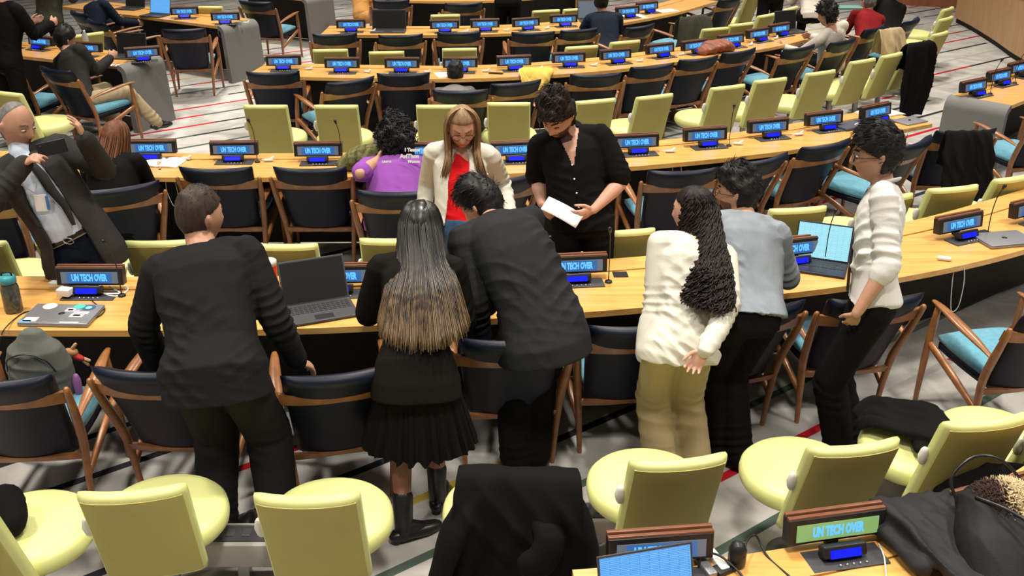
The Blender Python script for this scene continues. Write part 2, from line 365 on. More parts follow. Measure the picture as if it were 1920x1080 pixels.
for a in [
 (-128,742,122,733,'under the grey backpack, bottom left'),
 (165,716,412,722,'hidden behind the dark-suited man with short hair'),
 (522,738,752,708,'with the suited man\'s hand on it'),
 (858,664,1062,655,'under the man bending over'),
 (1086,640,1300,628,'between the bending man and curly-haired woman'),
 (1318,612,1505,590,'behind the man in the grey shirt'),
 (1535,590,1728,577,'behind the standing man in the white shirt'),
 (1893,622,2085,602,'at the right edge of the near desk, teal seat in view'),
 (-130,392,24,390,'cut off behind the man taking a photo'),
 (150,384,300,362,'with the woman in black sitting on it'),
 (332,336,487,336,'behind the open notebook on the second desk'),
 (507,336,662,336,'second right of the open notebook'),
 (672,380,812,380,'with the purple-shirted person sitting on it'),
 (868,364,1003,347,'half hidden between white jacket and black shirt'),
 (1208,344,1345,336,'right of the man in the black shirt'),
 (1350,334,1487,303,'just above the glasses of the grey-shirted man'),
 (1489,300,1590,279,'left of the white-shirted man\'s face'),
 (1652,306,1750,268,'behind the head of the white-shirted man'),
 (1757,266,1850,262,'with the dark coat on it at right'),
 (1925,238,2040,225,'partly cut off below the right side desk'),
 (460,153,568,151,'leftmost at the third desk'),
 (605,176,704,160,'turned left, second at the third desk'),
 (706,156,808,154,'third from left at the third desk'),
 (808,188,920,186,'with the grey-shirted person sitting low on it'),
 (925,176,1005,168,'under the yellow cloth at the third desk'),
 (1066,158,1165,154,'directly above the black-shirted man\'s hair'),
 (1178,144,1260,135,'second right of the yellow cloth'),
 (1268,130,1342,120,'third right of the yellow cloth'),
 (1341,118,1418,104,'in front of the brown leather bag'),
 (1461,110,1523,98,'left of the seated man in white shirt'),
 (1545,98,1600,84,'with the white-shirted man sitting on it'),
 (1612,72,1652,60,'with the red-shirted person sitting on it'),
 (1684,58,1716,45,'with the beige coat over it'),
 (582,80,675,77,'first from left at the fourth desk'),
 (706,82,797,79,'in front of the black open laptop'),
 (818,76,903,74,'third from left at the fourth desk'),
 (958,76,1040,74,'left of the person in the navy shirt'),
 (1046,73,1122,66,'with the navy-shirted person sitting on it'),
 (1168,68,1223,58,'right of the person in the navy shirt'),
 (1283,46,1337,34,'with the olive coat over it'),
 (1340,14,1388,5,'behind the olive coat chair'),
 (697,14,770,12,'first at the fifth desk'),
 (836,20,902,18,'second at the fifth desk'),
 (298,70,395,68,'alone between the two left side desks'),
 (66,136,163,156,'with the khaki-trousered man sitting on it'),
 (-30,140,26,144,'cut off at the left edge'),
 (135,30,178,44,'beside the seated person in navy'),
 (163,45,214,62,'with the seated person in navy on it'),
 (447,14,518,18,'at the desk end above the floor aisle'),
]: armchair(*a)
# ---------------------------------------------------------------- green swivel chair
def make_green():
    r = empty('swivel_chair')
    def bk(side):
        def f(u, v):
            x = u*2-1; z = .33+v*.51; hw = .197-.0*v
            yc = -.175-.165*v-.045*(1-x*x)*(0.5+.5*v)
            th = .036; e = max(0, 1-abs(x)**10)**.5
            ev = 1.0 if v < .95 else max(0,1-((v-.95)/.05)**2)**.5
            return Vector((x*hw, yc+side*th*(.55+.45*e)*(.5+.5*ev), z+(0.0 if v < .9 else .01*(1-x*x))))
        return f
    def bk2(side):
        def f(u, v):
            p = bk(-1)(.03+.94*u, .02+.93*v); return Vector((p.x, p.y+(-.005 if side < 0 else .004), p.z))
        return f
    V, Fc = grid_solid(bk(-1), 16, 22, bk(1)); bo = MB().add(V, Fc).build('backrest', M['green'], r)
    V, Fc = grid_solid(bk2(-1), 16, 14, bk2(1)); MB().add(V, Fc).build('back_panel', M['greenback'], bo, auto=45)
    # d-shaped seat
    n = 48; V = []; Fc = []
    def outl(k):
        a = 2*PI*k/n; x = math.cos(a); y = math.sin(a)
        if y >= 0: return .270*x*(1+.02*y), .02+.30*(abs(y)**.85)
        return math.copysign(.270*abs(x)**.45 - .055*abs(y), x) if abs(x) > 1e-6 else 0, .02-.20*(abs(y)**.8)
    rings = [(0.0, .365), (.80, .365), (.93, .372), (.99, .392), (1.0, .415), (.985, .440), (.93, .458), (.80, .468), (.5, .472), (0.0, .472)]
    for q, z in rings:
        for k in range(n):
            x, y = outl(k); V.append((x*q, (y-.04)*q+.04, z-.018*(y*q > -.1)*0+ .03*(y*q)*.6))
    for i in range(len(rings)-1):
        for k in range(n): Fc.append((i*n+k, i*n+(k+1) % n, (i+1)*n+(k+1) % n, (i+1)*n+k))
    MB().add(V, Fc).build('seat', M['green'], r)
    MB().tube([(0, .02, .03), (0, .02, .37)], .032, 14).tube([(0, .02, .35), (0,-.19,.36)], .02, 8).build('pedestal', M['metal'], r)
    MB().add(*lathe([(.13,0.0),(.13,.01),(.06,.022),(.035,.04)])).build('floor_plate', M['metal'], r)
    MB().tube([(.208,-.262,.600), (.212,-.266,.630), (.210,-.270,.660)], [.017,.021,.017], 14).build('earpiece_holder', M['white_plastic'], r)
    return r
GC = make_green(); gc_used = [False]
def green(ul, vl, ur, vr, where): return place(GC, gc_used, (ul, vl), (ur, vr), .84, -.34, 'pale green swivel chair '+where, 'pale green swivel chairs behind the armchairs', 'chair')
for a in [
 (-205,940,-6,962,'cut off in the bottom left corner'),
 (148,924,345,908,'below the dark-suited man with short hair'),
 (484,926,666,924,'left of the long-haired woman\'s boots'),
 (880,915,1062,900,'with the black jacket hung over it'),
 (1190,864,1354,850,'below the curly-haired woman in cream'),
 (1530,838,1672,822,'left of the green seat holding a black garment'),
 (1792,790,1906,776,'with a black garment on its seat, bottom right'),
 (1968,772,2078,745,'cut off at the right edge above the black bag'),
 (-88,452,-14,452,'behind the blue-lidded bottle, left edge'),
 (74,450,178,452,'behind the man taking a photo'),
 (246,452,345,450,'behind the head of the short-haired suited man'),
 (475,457,592,457,'behind the orange tumbler'),
 (680,447,790,447,'left of the long straight hair'),
 (1140,432,1200,429,'beside the legs of the black-shirted man'),
 (1450,392,1543,386,'above the bright open laptop'),
 (1625,372,1705,362,'hidden behind the white-shirted man'),
 (1745,354,1830,346,'behind the plate right of the white-shirted man'),
 (1858,338,1945,322,'at the right edge, second of the near desk'),
 (458,197,537,197,'leftmost of the row behind the second desk'),
 (592,197,668,197,'left of the black curly hair of the purple shirt'),
 (790,197,852,197,'left of the woman in the white jacket'),
 (918,192,990,192,'between the white-jacketed woman and black-shirted man'),
 (1083,190,1150,184,'right of the black-shirted man\'s head'),
 (1198,182,1257,175,'first turned one right of the black-shirted man'),
 (1340,164,1390,158,'with its seat over the second desk\'s displays'),
 (1420,151,1470,145,'in front of the brown bag desk end'),
 (1518,137,1560,131,'left of the seated white-shirted man\'s legs'),
 (1594,116,1641,108,'below the seated white-shirted man'),
 (1650,106,1693,96,'left of the chair with the long black coat'),
 (1693,92,1736,82,'under the long black coat'),
 (1745,66,1780,56,'nearest of the leaning row by the aisle'),
 (1757,38,1790,28,'second of the leaning row by the aisle'),
 (1763,20,1790,10,'furthest of the leaning row by the aisle'),
 (588,93,650,92,'behind the first display of the third desk'),
 (694,97,755,96,'behind the third display of the third desk'),
 (833,91,890,90,'above the head of the low-sitting person'),
 (1067,88,1115,85,'behind the yellow cloth\'s right neighbour display'),
 (1150,79,1195,75,'below the person in the navy shirt'),
 (1325,54,1358,51,'behind the brown leather bag'),
 (1372,46,1407,42,'right of the brown leather bag'),
 (1422,30,1452,24,'near the red dressed person'),
 (1467,18,1497,10,'left of the curly-haired white-shirted man'),
 (810,28,860,27,'right of the black open laptop, fourth desk'),
 (1004,20,1044,18,'left of the navy-shirted person\'s laptop'),
 (1066,17,1096,15,'behind the navy-shirted person\'s laptop'),
 (1393,-3,1428,-10,'at the top edge near the aisle'),
 (-20,168,42,176,'behind the bald man\'s head'),
 (143,66,186,60,'behind the display beside the khaki-trousered man'),
 (369,12,412,12,'behind the laptops of the further side desk'),
]:
    q = green(*a)
    if any(k in a[4] for k in ("boots", "cream", "bottom right", "short-haired suited", "long straight hair", "plate right", "cut off in the bottom")):
        for ch in q.children:
            if ch.name.startswith('earpiece_holder'): ch.scale = (-1, 1, 1)
# ---------------------------------------------------------------- name displays with console and microphone
def text_mesh(s, size, ext=0.0):
    cu = bpy.data.curves.new('t', 'FONT'); cu.body = s; cu.size = size; cu.extrude = ext; cu.align_x = 'CENTER'; cu.align_y = 'CENTER'; cu.resolution_u = 2; cu.offset = 0.0022
    o = link(bpy.data.objects.new('t', cu)); dg = bpy.context.evaluated_depsgraph_get()
    me = bpy.data.meshes.new_from_object(o.evaluated_get(dg)); bpy.data.objects.remove(o); bpy.data.curves.remove(cu); return me
def make_display():
    r = empty('name_display')
    MB().box((0, .03, .830), (.37, .055, .098), (math.radians(-7),0,0), .004).build('frame', M['black'], r, auto=40)
    MB().box((0, .047, .885), (.374, .018, .014), (math.radians(-7),0,0), .003).box((0, .022, .8815), (.374, .018, .014), (math.radians(-7),0,0), .003).build('wooden_cap', M['capwood'], r, auto=40)
    s = MB().box((0, .0005, .829), (.315, .004, .066), (math.radians(-7),0,0)).build('screen', M['lcd_side'], r, smooth=False)
    MB().box((0, -.0010, .829), (.250, .004, .060), (math.radians(-7),0,0)).build('lit_panel', M['lcd'], s, smooth=False)
    me = text_mesh('UN TECH OVER', .038, .0005); t = mobj('lettering', me, M['letters'], s, False)
    t.location = (0, -.0038, .829); t.rotation_euler = (math.radians(83), 0, 0); t.scale = (.72, 1.38, 1)
    MB().box((0, .035, .767), (.05, .02, .038)).build('stand', M['black'], r, smooth=False)
    MB().box((.01, -.055, .7445), (.29, .115, .006), bev=.002).build('base_plate', M['darkgrey'], r, auto=40)
    c = MB().box((0, -.048, .778), (.165, .045, .046), (math.radians(-25),0,0), .008).build('console', M['black'], r, auto=40)
    MB().box((0, -.0715, .780), (.118, .003, .030), (math.radians(-25),0,0)).build('blue_screen', M['blue'], c, smooth=False)
    b = MB()
    for k in range(5): b.tube([(-.03+.025*k, -.098, .745), (-.03+.025*k, -.098, .750)], .007, 8)
    b.build('button', M['metal'], r)
    return r
DP = make_display(); dp_used = [False]; DISP = []
def make_mic():
    r = empty('gooseneck_microphone')
    MB().add(*lathe([(.022,0),(.021,.008),(.012,.014)],14)).build('mount', M['black'], r)
    MB().tube(catmull([(0,0,.016), (0,.0,.15), (-.005,-.02,.26), (-.015,-.055,.33)], 4), .0032, 6).build('neck', M['black'], r)
    MB().tube([(-.015,-.055,.33), (-.02,-.07,.355)], [.008,.012], 10).build('head', M['black'], r)
    return r
MC = make_mic(); mc_used = [False]
def make_ear():
    r = empty('earpiece')
    MB().box((0,0,.012), (.075,.028,.018), bev=.008).tube([(.02,0,.018),(.035,.005,.030)], [.013,.011], 10).tube(catmull([(-.035,0,.012),(-.055,.03,.006),(-.045,.05,.005),(-.01,.045,.005)],4), .0025, 5).build('body', M['white_plastic'], r)
    return r
EP = make_ear(); ep_used = [False]
def use(proto, used, loc, rz, label, cat, group):
    if used[0]: o = copy_tree(proto)
    else: o = proto; used[0] = True
    o.location = loc; o.rotation_euler = (0, 0, rz); return tag(o, label, cat, group)
M['lcd_green'] = mat('lit_green_display', (.05,.08,.04), .3, emit=(.20,.36,.12), es=1.0)
def display(ul, vl, ur, vr, where, mic=1, ear=1):
    h = .888; a = at(ul, vl, h); b = at(ur, vr, h); d = b-a; yaw = math.atan2(d.y, d.x); mid = (a+b)/2
    dd = use(DP, dp_used, (mid.x-.035*-math.sin(yaw), mid.y-.035*math.cos(yaw), 0), yaw, 'lit name display '+where, 'name display', 'lit name displays along the desks')
    if 'black jacket' in where or 'fur lining' in where:
        for ch in list(dd.children):
            if ch.name.startswith('screen'):
                for x_ in [ch]+[k for k in ch.children if k.name.startswith('lit_panel')]: x_.material_slots[0].link = 'OBJECT'; x_.material_slots[0].material = M['lcd_green']
    fx, fy = math.cos(yaw), math.sin(yaw); g = lambda x, y, z=DESK_H: (mid.x+fx*x-fy*y, mid.y+fy*x+fx*y, z)
    if mic: use(MC, mc_used, g(.185, -.085, .7412), yaw, 'black gooseneck microphone at the display '+where, 'microphone', 'gooseneck microphones')
    if ear: use(EP, ep_used, g(.27, -.07, .7415), yaw+random.uniform(-.5,.5), 'white earpiece right of the display '+where, 'earpiece', 'white earpieces on the desks')
for a in [
 (105,498,232,498,'before the man taking a photo',1,0),
 (572,496,698,494,'behind the orange tumbler',0,0),
 (807,488,933,486,'between long-haired woman and bending man',0,0),
 (1015,479,1140,474,'below the black-shirted man\'s hands',1,0),
 (1440,450,1531,440,'behind the bright laptop',1,1),
 (1755,409,1842,392,'right of the white-shirted man',1,0),
 (1893,382,1975,362,'cut by the right edge above the laptop',0,0),
 (240,262,328,261,'beside the long brown-haired woman',0,1),
 (391,265,485,264,'right of the open notebook',1,1),
 (552,267,640,266,'left of the camouflage bag',1,0),
 (755,268,838,266,'hidden by the white jacket',1,1),
 (925,266,1005,263,'between white jacket and black shirt',1,1),
 (1152,253,1233,249,'right of the black-shirted man\'s shoulder',0,1),
 (1285,241,1359,236,'second from the black-shirted man',1,1),
 (1406,226,1474,220,'third from the black-shirted man',0,1),
 (1514,213,1576,206,'left of the dark padded sleeve',0,1),
 (1619,200,1664,191,'behind the open white book',0,0),
 (498,104,564,103,'first of the third desk',0,1),
 (608,108,674,108,'second of the third desk',0,1),
 (721,108,786,108,'third of the third desk',0,1),
 (832,108,893,107,'above the low-sitting person\'s head',0,1),
 (933,105,994,103,'just left of the yellow cloth',0,1),
 (1040,99,1092,97,'just right of the yellow cloth',0,1),
 (1127,94,1180,90,'second right of the yellow cloth',0,1),
 (1215,84,1259,79,'third right of the yellow cloth',0,1),
 (1287,77,1316,73,'left of the brown leather bag',0,0),
 (1353,66,1387,62,'right of the brown leather bag',0,1),
 (1404,56,1437,51,'second right of the brown leather bag',0,1),
 (1448,46,1474,42,'left of the laptop used in white shirt',0,0),
 (628,37,687,36,'left of the black open laptop',0,1),
 (808,38,858,37,'second of the fourth desk',0,1),
 (884,36,934,35,'third of the fourth desk',0,1),
 (963,35,1008,32,'fourth of the fourth desk',0,1),
 (1036,28,1077,26,'left of the navy-shirted person\'s laptop',0,1),
 (1165,13,1187,11,'right of the navy-shirted person',0,0),
 (1199,5,1227,2,'furthest at the fourth desk',0,0),
 (62,66,92,69,'left of the clear bottle',0,0),
 (138,78,186,80,'before the khaki-trousered man',0,0),
 (250,89,280,87,'right of the half-open laptop',0,0),
 (326,13,364,12,'behind the laptop, further side desk',0,0),
 (400,23,443,22,'at the end of the further side desk',0,1),
 (1475,968,1656,944,'in front of the black jacket, bottom right',0,0),
 (1138,1002,1337,988,'behind the blue-screened laptop',0,0),
 (1792,925,1930,888,'behind the bag with fur lining',0,0),
 (1808,153,1843,146,'at the left end of the right side desk',1,0),
 (1857,134,1890,127,'second of the right side desk',1,0),
 (1898,118,1925,112,'cut by the right edge at the podium',0,0),
]: display(*a)
# ---------------------------------------------------------------- laptops, bags, books
def laptop(loc, rz, label, lid=105, wid=.33, dep=.22, scr='black', body='darkgrey', closed=False, mark=True):
    r = empty('laptop', loc, rz, label, 'laptop')
    b = MB().box((0,0,.009), (wid,dep,.014), bev=.004).build('body', M[body], r, auto=40)
    if closed:
        MB().box((0,0,.020), (wid,dep,.006), bev=.003).build('lid', M[body], r, auto=40)
        if mark: MB().add(*lathe([(.017,.0226),(.017,.0236)],16)).build('lid_mark', M['black'], r)
        return r
    k = MB()
    for i in range(13):
        for j in range(5): k.box((-wid*.42+wid*.84*i/12, dep*.36-j*.021, .0172), (wid*.055,.016,.002))
    k.build('keyboard', mat('keys', (.03,.03,.033), .5), r, smooth=False)
    MB().box((0,-dep*.3,.0165), (.10,.055,.001)).build('touchpad', M['black'], r, smooth=False)
    a = math.radians(lid-90); L_ = dep
    cx = Vector((0, dep/2+math.sin(a)*L_/2, .014+math.cos(a)*L_/2))
    l = MB().box(cx, (wid,.006,L_), (-a,0,0), .003).build('lid', M[body], r, auto=40)
    q = cx+Vector((0,-math.cos(a)*.0035,math.sin(a)*.0035))
    MB().box(q, (wid*.95,.001,L_*.92), (-a,0,0)).build('screen', M[scr], l, smooth=False)
    return r
def screen_mat(name, c1, c2, c3, es):
    m = bpy.data.materials.new(name); t = nt(m); N = t.nodes; L = t.links; b = N['Principled BSDF']; b.inputs['Base Color'].default_value = (.01,.01,.02,1)
    tc = N.new('ShaderNodeTexCoord'); mp = N.new('ShaderNodeMapping'); mp.inputs['Scale'].default_value = (1,.2,1); L.new(tc.outputs['Generated'], mp.inputs[0])
    br = N.new('ShaderNodeTexBrick'); br.inputs['Color1'].default_value = (*c1,1); br.inputs['Color2'].default_value = (*c2,1); br.inputs['Mortar'].default_value = (*c3,1)
    br.inputs['Scale'].default_value = 6; br.inputs['Row Height'].default_value = .18; br.inputs['Brick Width'].default_value = 1.3; br.inputs['Mortar Size'].default_value = .02
    sx = N.new('ShaderNodeSeparateXYZ'); L.new(mp.outputs[0], sx.inputs[0]); cb = N.new('ShaderNodeCombineXYZ'); L.new(sx.outputs[0], cb.inputs[0]); L.new(sx.outputs[2], cb.inputs[1])
    L.new(cb.outputs[0], br.inputs['Vector']); L.new(br.outputs[0], b.inputs['Emission Color']); b.inputs['Emission Strength'].default_value = es; return m
M['scr_cyan'] = screen_mat('laptop_page_cyan', (.36,.80,.90), (.42,.86,.95), (.18,.45,.62), 1.0)
M['scr_blue'] = screen_mat('laptop_page_blue', (.12,.42,.86), (.15,.48,.92), (.04,.20,.62), 1.0)
M['navy_alu'] = mat('midnight_metal', (.035,.035,.06), .35, metal=.5)
def cable(pts, label, rad=.003, m='white_plastic', k=5, nm='cable'):
    c = [Vector(p) for p in pts]; o0 = c[0].copy()
    o = MB().tube([p-o0 for p in catmull(c, k)], rad, 6).build(nm, M[m]); o.location = o0; return tag(o, label, 'cable')
D = DESK_H+.001
p = at(602,590,D); laptop((p.x, p.y+.02, D), math.radians(22), 'black laptop open on the desk beside the orange tumbler', 112, .36, .24)
p = at(1545,510,D); laptop((p.x-.02, p.y+.05, D), math.radians(-22), 'slim laptop with a bright pale blue page on screen', 108, .32, .22, 'scr_cyan', 'navy_alu')
p = at(1882,452,D); laptop((p.x, p.y, D), math.radians(12), 'closed silver laptop near the right edge', closed=True, body='silver')
lp = laptop(at(117,595,D), math.radians(-2), 'closed grey laptop covered in stickers', closed=True, wid=.37, dep=.235, body='silver')
def sticker(x, y, w_, h_, col, rnd=False, nm='sticker', par=lp, rz=0):
    m = mat('sticker_ink', col, .5)
    if rnd: o = MB().add([(x+a_[0],y+a_[1],a_[2]) for a_ in lathe([(w_/2,.0232+.0004*(col[0]+col[1])),(w_/2,.0240+.0004*(col[0]+col[1]))],20)[0]], lathe([(1,0),(1,1)],20)[1]).build(nm, m, par, smooth=False)
    else: o = MB().box((x,y,.0236), (w_,h_,.001), (0,0,rz)).build(nm, m, par, smooth=False)
    return tag(o, None)
for a in [(-.10,.085,.075,.06,(.75,.75,.60),True),(-.095,.085,.045,.04,(.75,.72,.05),True),(-.13,-.075,.07,.05,(.70,.66,.66),False),(-.15,-.10,.06,.03,(.12,.35,.75),False),(.06,.085,.06,.05,(.05,.45,.32),True),(.115,.075,.07,.06,(.02,.08,.16),True),(.115,.075,.035,.03,(.20,.62,.80),True),(.03,.045,.05,.04,(.80,.70,.66),False),(.03,.045,.03,.02,(.65,.08,.05),False),(.10,.01,.08,.03,(.80,.66,.60),False),(.09,-.02,.07,.04,(.80,.78,.72),False),(.09,-.02,.04,.02,(.75,.18,.12),False),(.085,-.105,.10,.012,(.80,.78,.75),False),(.07,.035,.03,.03,(.35,.30,.65),True)]: sticker(*a)
p = at(712,62,D); laptop((p.x+.10, p.y+.1, D), math.radians(0), 'black open laptop at the left of the fourth desk', 100, .44, .24)
p = at(1112,42,D); laptop((p.x-.0, p.y+.1, D), math.radians(8), 'laptop in front of the person in the navy shirt', 100, .36, .24, 'lcd_side')
p = at(1478,62,D); laptop((p.x+.05, p.y+.05, D), math.radians(25), 'dark laptop used by the curly-haired man in white', 100, .34, .24)
p = at(232,112,D); laptop((p.x, p.y+.12, D), math.radians(-8), 'dark laptop open beside the man in khaki trousers', 100, .36, .24)
p = at(290,30,D); laptop((p.x, p.y, D), math.radians(-20), 'laptop with a bright screen on the further side desk', 105, .34, .24, 'scr_blue')
p = at(250,20,D); laptop((p.x-.1, p.y+.15, D), math.radians(-20), 'half hidden laptop left of the bright one', 105, .34, .24)
laptop((.475, 2.485, D), math.radians(14), 'laptop with a blue window on screen at the bottom', 108, .33, .22, 'scr_blue')
# service boxes under the swivel chairs
def service(u0, v0, label):
    p = at(u0, v0, .0); r = empty('power_box', (p.x, p.y, 0), 0, label, 'power box', 'grey floor power boxes between the swivel chairs')
    MB().box((0,0,.19), (.34,.16,.12), bev=.006).build('housing', M['box'], r, auto=40)
    MB().box((0,0,.065), (.05,.05,.13)).build('post', M['metal'], r, smooth=False)
    MB().box((0,.0,.2535), (.30,.11,.006)).build('socket_strip', M['darkgrey'], r, smooth=False)
    for k in range(4): MB().box((-.11+.07*k,0,.259), (.04,.05,.006), bev=.002).build('socket', M['metal'], r, smooth=False)
service(462,1085,'grey power box between the two bottom left swivel chairs'); service(1108,1040,'grey power box between black jacket and swivel chair')
service(1620,960,'grey power box between the bottom right swivel chairs'); service(30,1115,'grey power box at the bottom left corner')
# open books and papers
def open_book(u, v, label, rz=0, s=1.0, hard=False):
    p = at(u, v, D); r = empty('open_book', (p.x, p.y, D), rz, label, 'book')
    for sg in (-1, 1):
        V, Fc = grid_solid(lambda a, b: Vector((sg*a*.15*s, (b-.5)*.20*s, .0)), 10, 2, lambda a, b: Vector((sg*a*.15*s, (b-.5)*.20*s, .006+.018*math.sin(PI*min(1,a*1.02))**.6*(1-a*.5))))
        MB().add(V, Fc).build('page_block', M['paper'], r)
    return r
open_book(303,306,'open white notebook lying left on the second desk', math.radians(-6), 1.1)
open_book(1650,213,'thick open white book at the second desk\'s right end', math.radians(25), 1.25)
def sheet(u, v, w_, d_, rz, label, m='paper', h=D, th=.002, nm='paper_sheet', cat='paper'):
    p = at(u, v, h); o = MB().box((0,0,th/2), (w_,d_,th)).build(nm, M[m], smooth=False); o.location = (p.x,p.y,h); o.rotation_euler = (0,0,rz); return tag(o, label, cat)
sheet(835,140,.20,.26,.3,'white sheet before the low-sitting person')
sheet(1190,31,.28,.30,.3,'white sheets right of the person in navy shirt')
sheet(1250,20,.30,.22,.5,'sheet of paper further along the fourth desk')
sheet(205,122,.22,.10,-.2,'white card on the side desk below the laptop')
sheet(137,540,.30,.05,-.35,'white adapter strip on the desk left of the console', 'white_plastic', D, .02, 'adapter', 'adapter')
sheet(645,50,.20,.12,.2,'white papers at the left end of the fourth desk')
sheet(1163,515,.085,.075,.05,'small black socket plate in the desk by the bending man','black',D,.004,'socket_plate','socket plate')
sheet(1840,437,.13,.07,.4,'black socket plate left of the closed silver laptop','black',D,.004,'socket_plate','socket plate')
sheet(930,138,.05,.15,1.3,'dark phone lying before the low-sitting person','black',D,.01,'phone','phone')
sheet(38,90,.12,.06,-.3,'small dark plate on the left side desk','black',D,.004,'socket_plate','socket plate')
# padded sleeve and grey folder beside the book
p = at(1605,236,D); o = MB().box((0,0,.012),(.42,.20,.024),bev=.01).build('laptop_sleeve', mat('sleeve_grey',(.07,.075,.10),.8,.2,.15,30)); o.location = p; o.rotation_euler = (0,0,math.radians(28)); tag(o,'dark grey padded sleeve left of the thick open book','sleeve')
p = at(1705,228,D); o = MB().box((0,0,.006),(.26,.19,.012),bev=.004).tube([(0,0,.012),(0,0,.013)],.012,10,1).build('tablet', [M['silver'],M['black']]); o.location = p; o.rotation_euler = (0,0,math.radians(30)); tag(o,'flat grey tablet at the right tip of the second desk','tablet')
# bottles
p = at(27,583,D); r = empty('water_bottle', p, 0, 'tinted water bottle with teal lid at the left edge', 'bottle')
MB().add(*lathe([(.044,0),(.047,.01),(.047,.14),(.040,.16),(.040,.17)])).build('body', mat('smoked_plastic',(.06,.065,.05),.15,.6,.35,40), r)
MB().add(*lathe([(.043,.168),(.043,.195),(.036,.205),(.034,.207)])).build('lid', mat('teal_lid',(.05,.30,.35),.4), r)
MB().tube(catmull([(-.03,0,.20),(-.02,0,.225),(.02,0,.225),(.03,0,.20)],3),.005,6).build('loop', M['black'], r)
p = at(512,552,D); r = empty('tumbler', p, 0, 'orange tumbler with white lid beside the suited man', 'bottle')
MB().add(*lathe([(.030,0),(.033,.01),(.036,.17),(.036,.18)])).build('body', mat('orange_body',(.80,.055,.012),.35), r)
MB().add(*lathe([(.038,.178),(.038,.205),(.030,.212),(.028,.213)])).build('lid', M['white_plastic'], r)
tx = text_mesh('TUMBLR', .03, .0003) if False else None
for k in range(7): MB().box((.001*k-.004,-.0345-.0003*k,.03+.018*k),(.012+.004*(k%2),.002,.008)).build('printed_mark', mat('pale_print',(.75,.45,.35),.5), r, smooth=False)
p = at(92,88,D); o = MB().add(*lathe([(.034,0),(.036,.02),(.036,.15),(.015,.20),(.015,.22)])).build('clear_bottle', mat('clear_plastic',(.32,.33,.35),.1,.8)); o.location = p; tag(o,'clear plastic bottle beside the khaki-trousered man','bottle')
p = at(163,92,D); o = MB().add(*lathe([(.034,0),(.036,.02),(.036,.15),(.015,.20),(.015,.22)])).build('clear_bottle', mat('clear_plastic2',(.40,.41,.42),.1,.8)); o.location = p; tag(o,'clear bottle in front of the khaki-trousered man\'s hands','bottle')
# white adaptor cables near the left display
cable([at(190,545,D+.003),at(165,540,D+.003),at(215,556,D+.004),at(240,540,D+.004),at(200,530,D+.005),at(180,548,D+.005),at(225,550,D+.005),at(205,535,D+.005),at(232,520,D+.03),at(238,500,D+.10)],'coiled white cable in front of the left display', .0055)
o = MB().box((0,0,.02),(.075,.055,.04),bev=.006).build('charger', M['white_plastic']); o.location = at(123,553,D+.02); o.rotation_euler=(0,0,-.2); tag(o,'white cube charger on the adapter strip','charger')
cable([at(0,645,.55),at(5,622,D+.004),at(25,600,D+.004),at(45,586,D+.004),at(60,583,D+.004)],'thin dark cable running off the left desk edge', .003,'black')
cable([at(170,600,D+.004),at(190,590,D+.004),at(196,578,D+.004),at(180,570,D+.004),at(160,552,D+.004)],'thin dark cable beside the stickered laptop', .003,'black')
p = at(1770,488,D); o = MB().box((0,0,.012),(.075,.034,.022),bev=.010).build('white_remote', M['white_plastic']); o.location=p; o.rotation_euler=(0,0,-.3); tag(o,'small white earpiece case below the silver laptop','earpiece case')
def hang(u, v, label, L_=.28):
    p = at(u, v, DESK_H-.02); d = (ray(u,v)); d.z = 0; d.normalize(); q = p-d*.02
    return cable([q, q+Vector((.0,-.01,-.10)), q+Vector((.03,0,-L_)), q+Vector((.07,0,-L_*.9)), q+Vector((.075,0,-.10)), q+Vector((.06,.0,-.0))], label, .003)
hang(1790,500,'white cord looping under the right part of the near desk')
hang(1262,306,'white cord looping under the second desk', .12)
hang(310,332,'white cord hanging beside the open notebook', .22)
hang(408,48,'white cord hanging from the further side desk end', .15)
# right corner clutter
p = at(1380,1062,D); r = empty('power_adapter', p, math.radians(-60), 'black round adapter with a white pause-like mark', 'adapter')
MB().tube([(0,0,.02),(0,0,.075)],.032,20).build('body', M['black'], r); MB().box((-.008,-.0,.0765),(.007,.03,.003)).box((.008,0,.0765),(.007,.03,.003)).build('mark', M['white_plastic'], r, smooth=False)
MB().box((.0,-.05,.012),(.05,.09,.022),bev=.005).build('lead', M['black'], r)
for u,v,l_,c_ in ((1322,1068,'grey metallic charger brick beside the blue laptop','silver'),(1345,1058,'white charger brick right of the blue laptop','white_plastic')):
    o = MB().box((0,0,.014),(.035,.11,.026),bev=.006).build('charger_brick', M[c_]); o.location = at(u,v,D); o.rotation_euler=(0,0,.35); tag(o,l_,'charger')
cable([at(1310,1060,D+.02),at(1318,1040,D+.05),at(1345,1040,D+.05),at(1375,1062,D+.03),at(1400,1090,D+.01)],'thick black cable arching over the chargers', .0045,'black')
cable([at(1395,1045,D+.06),at(1400,1015,D+.08),at(1418,1005,D+.05),at(1440,1045,D+.006),at(1485,1085,D+.006)],'black cable running from the adapter along the desk', .0045,'black')
cable([at(1648,1020,D+.01),at(1658,1045,D+.01),at(1662,1085,D+.006)],'white cable coming out from under the black jacket', .003)
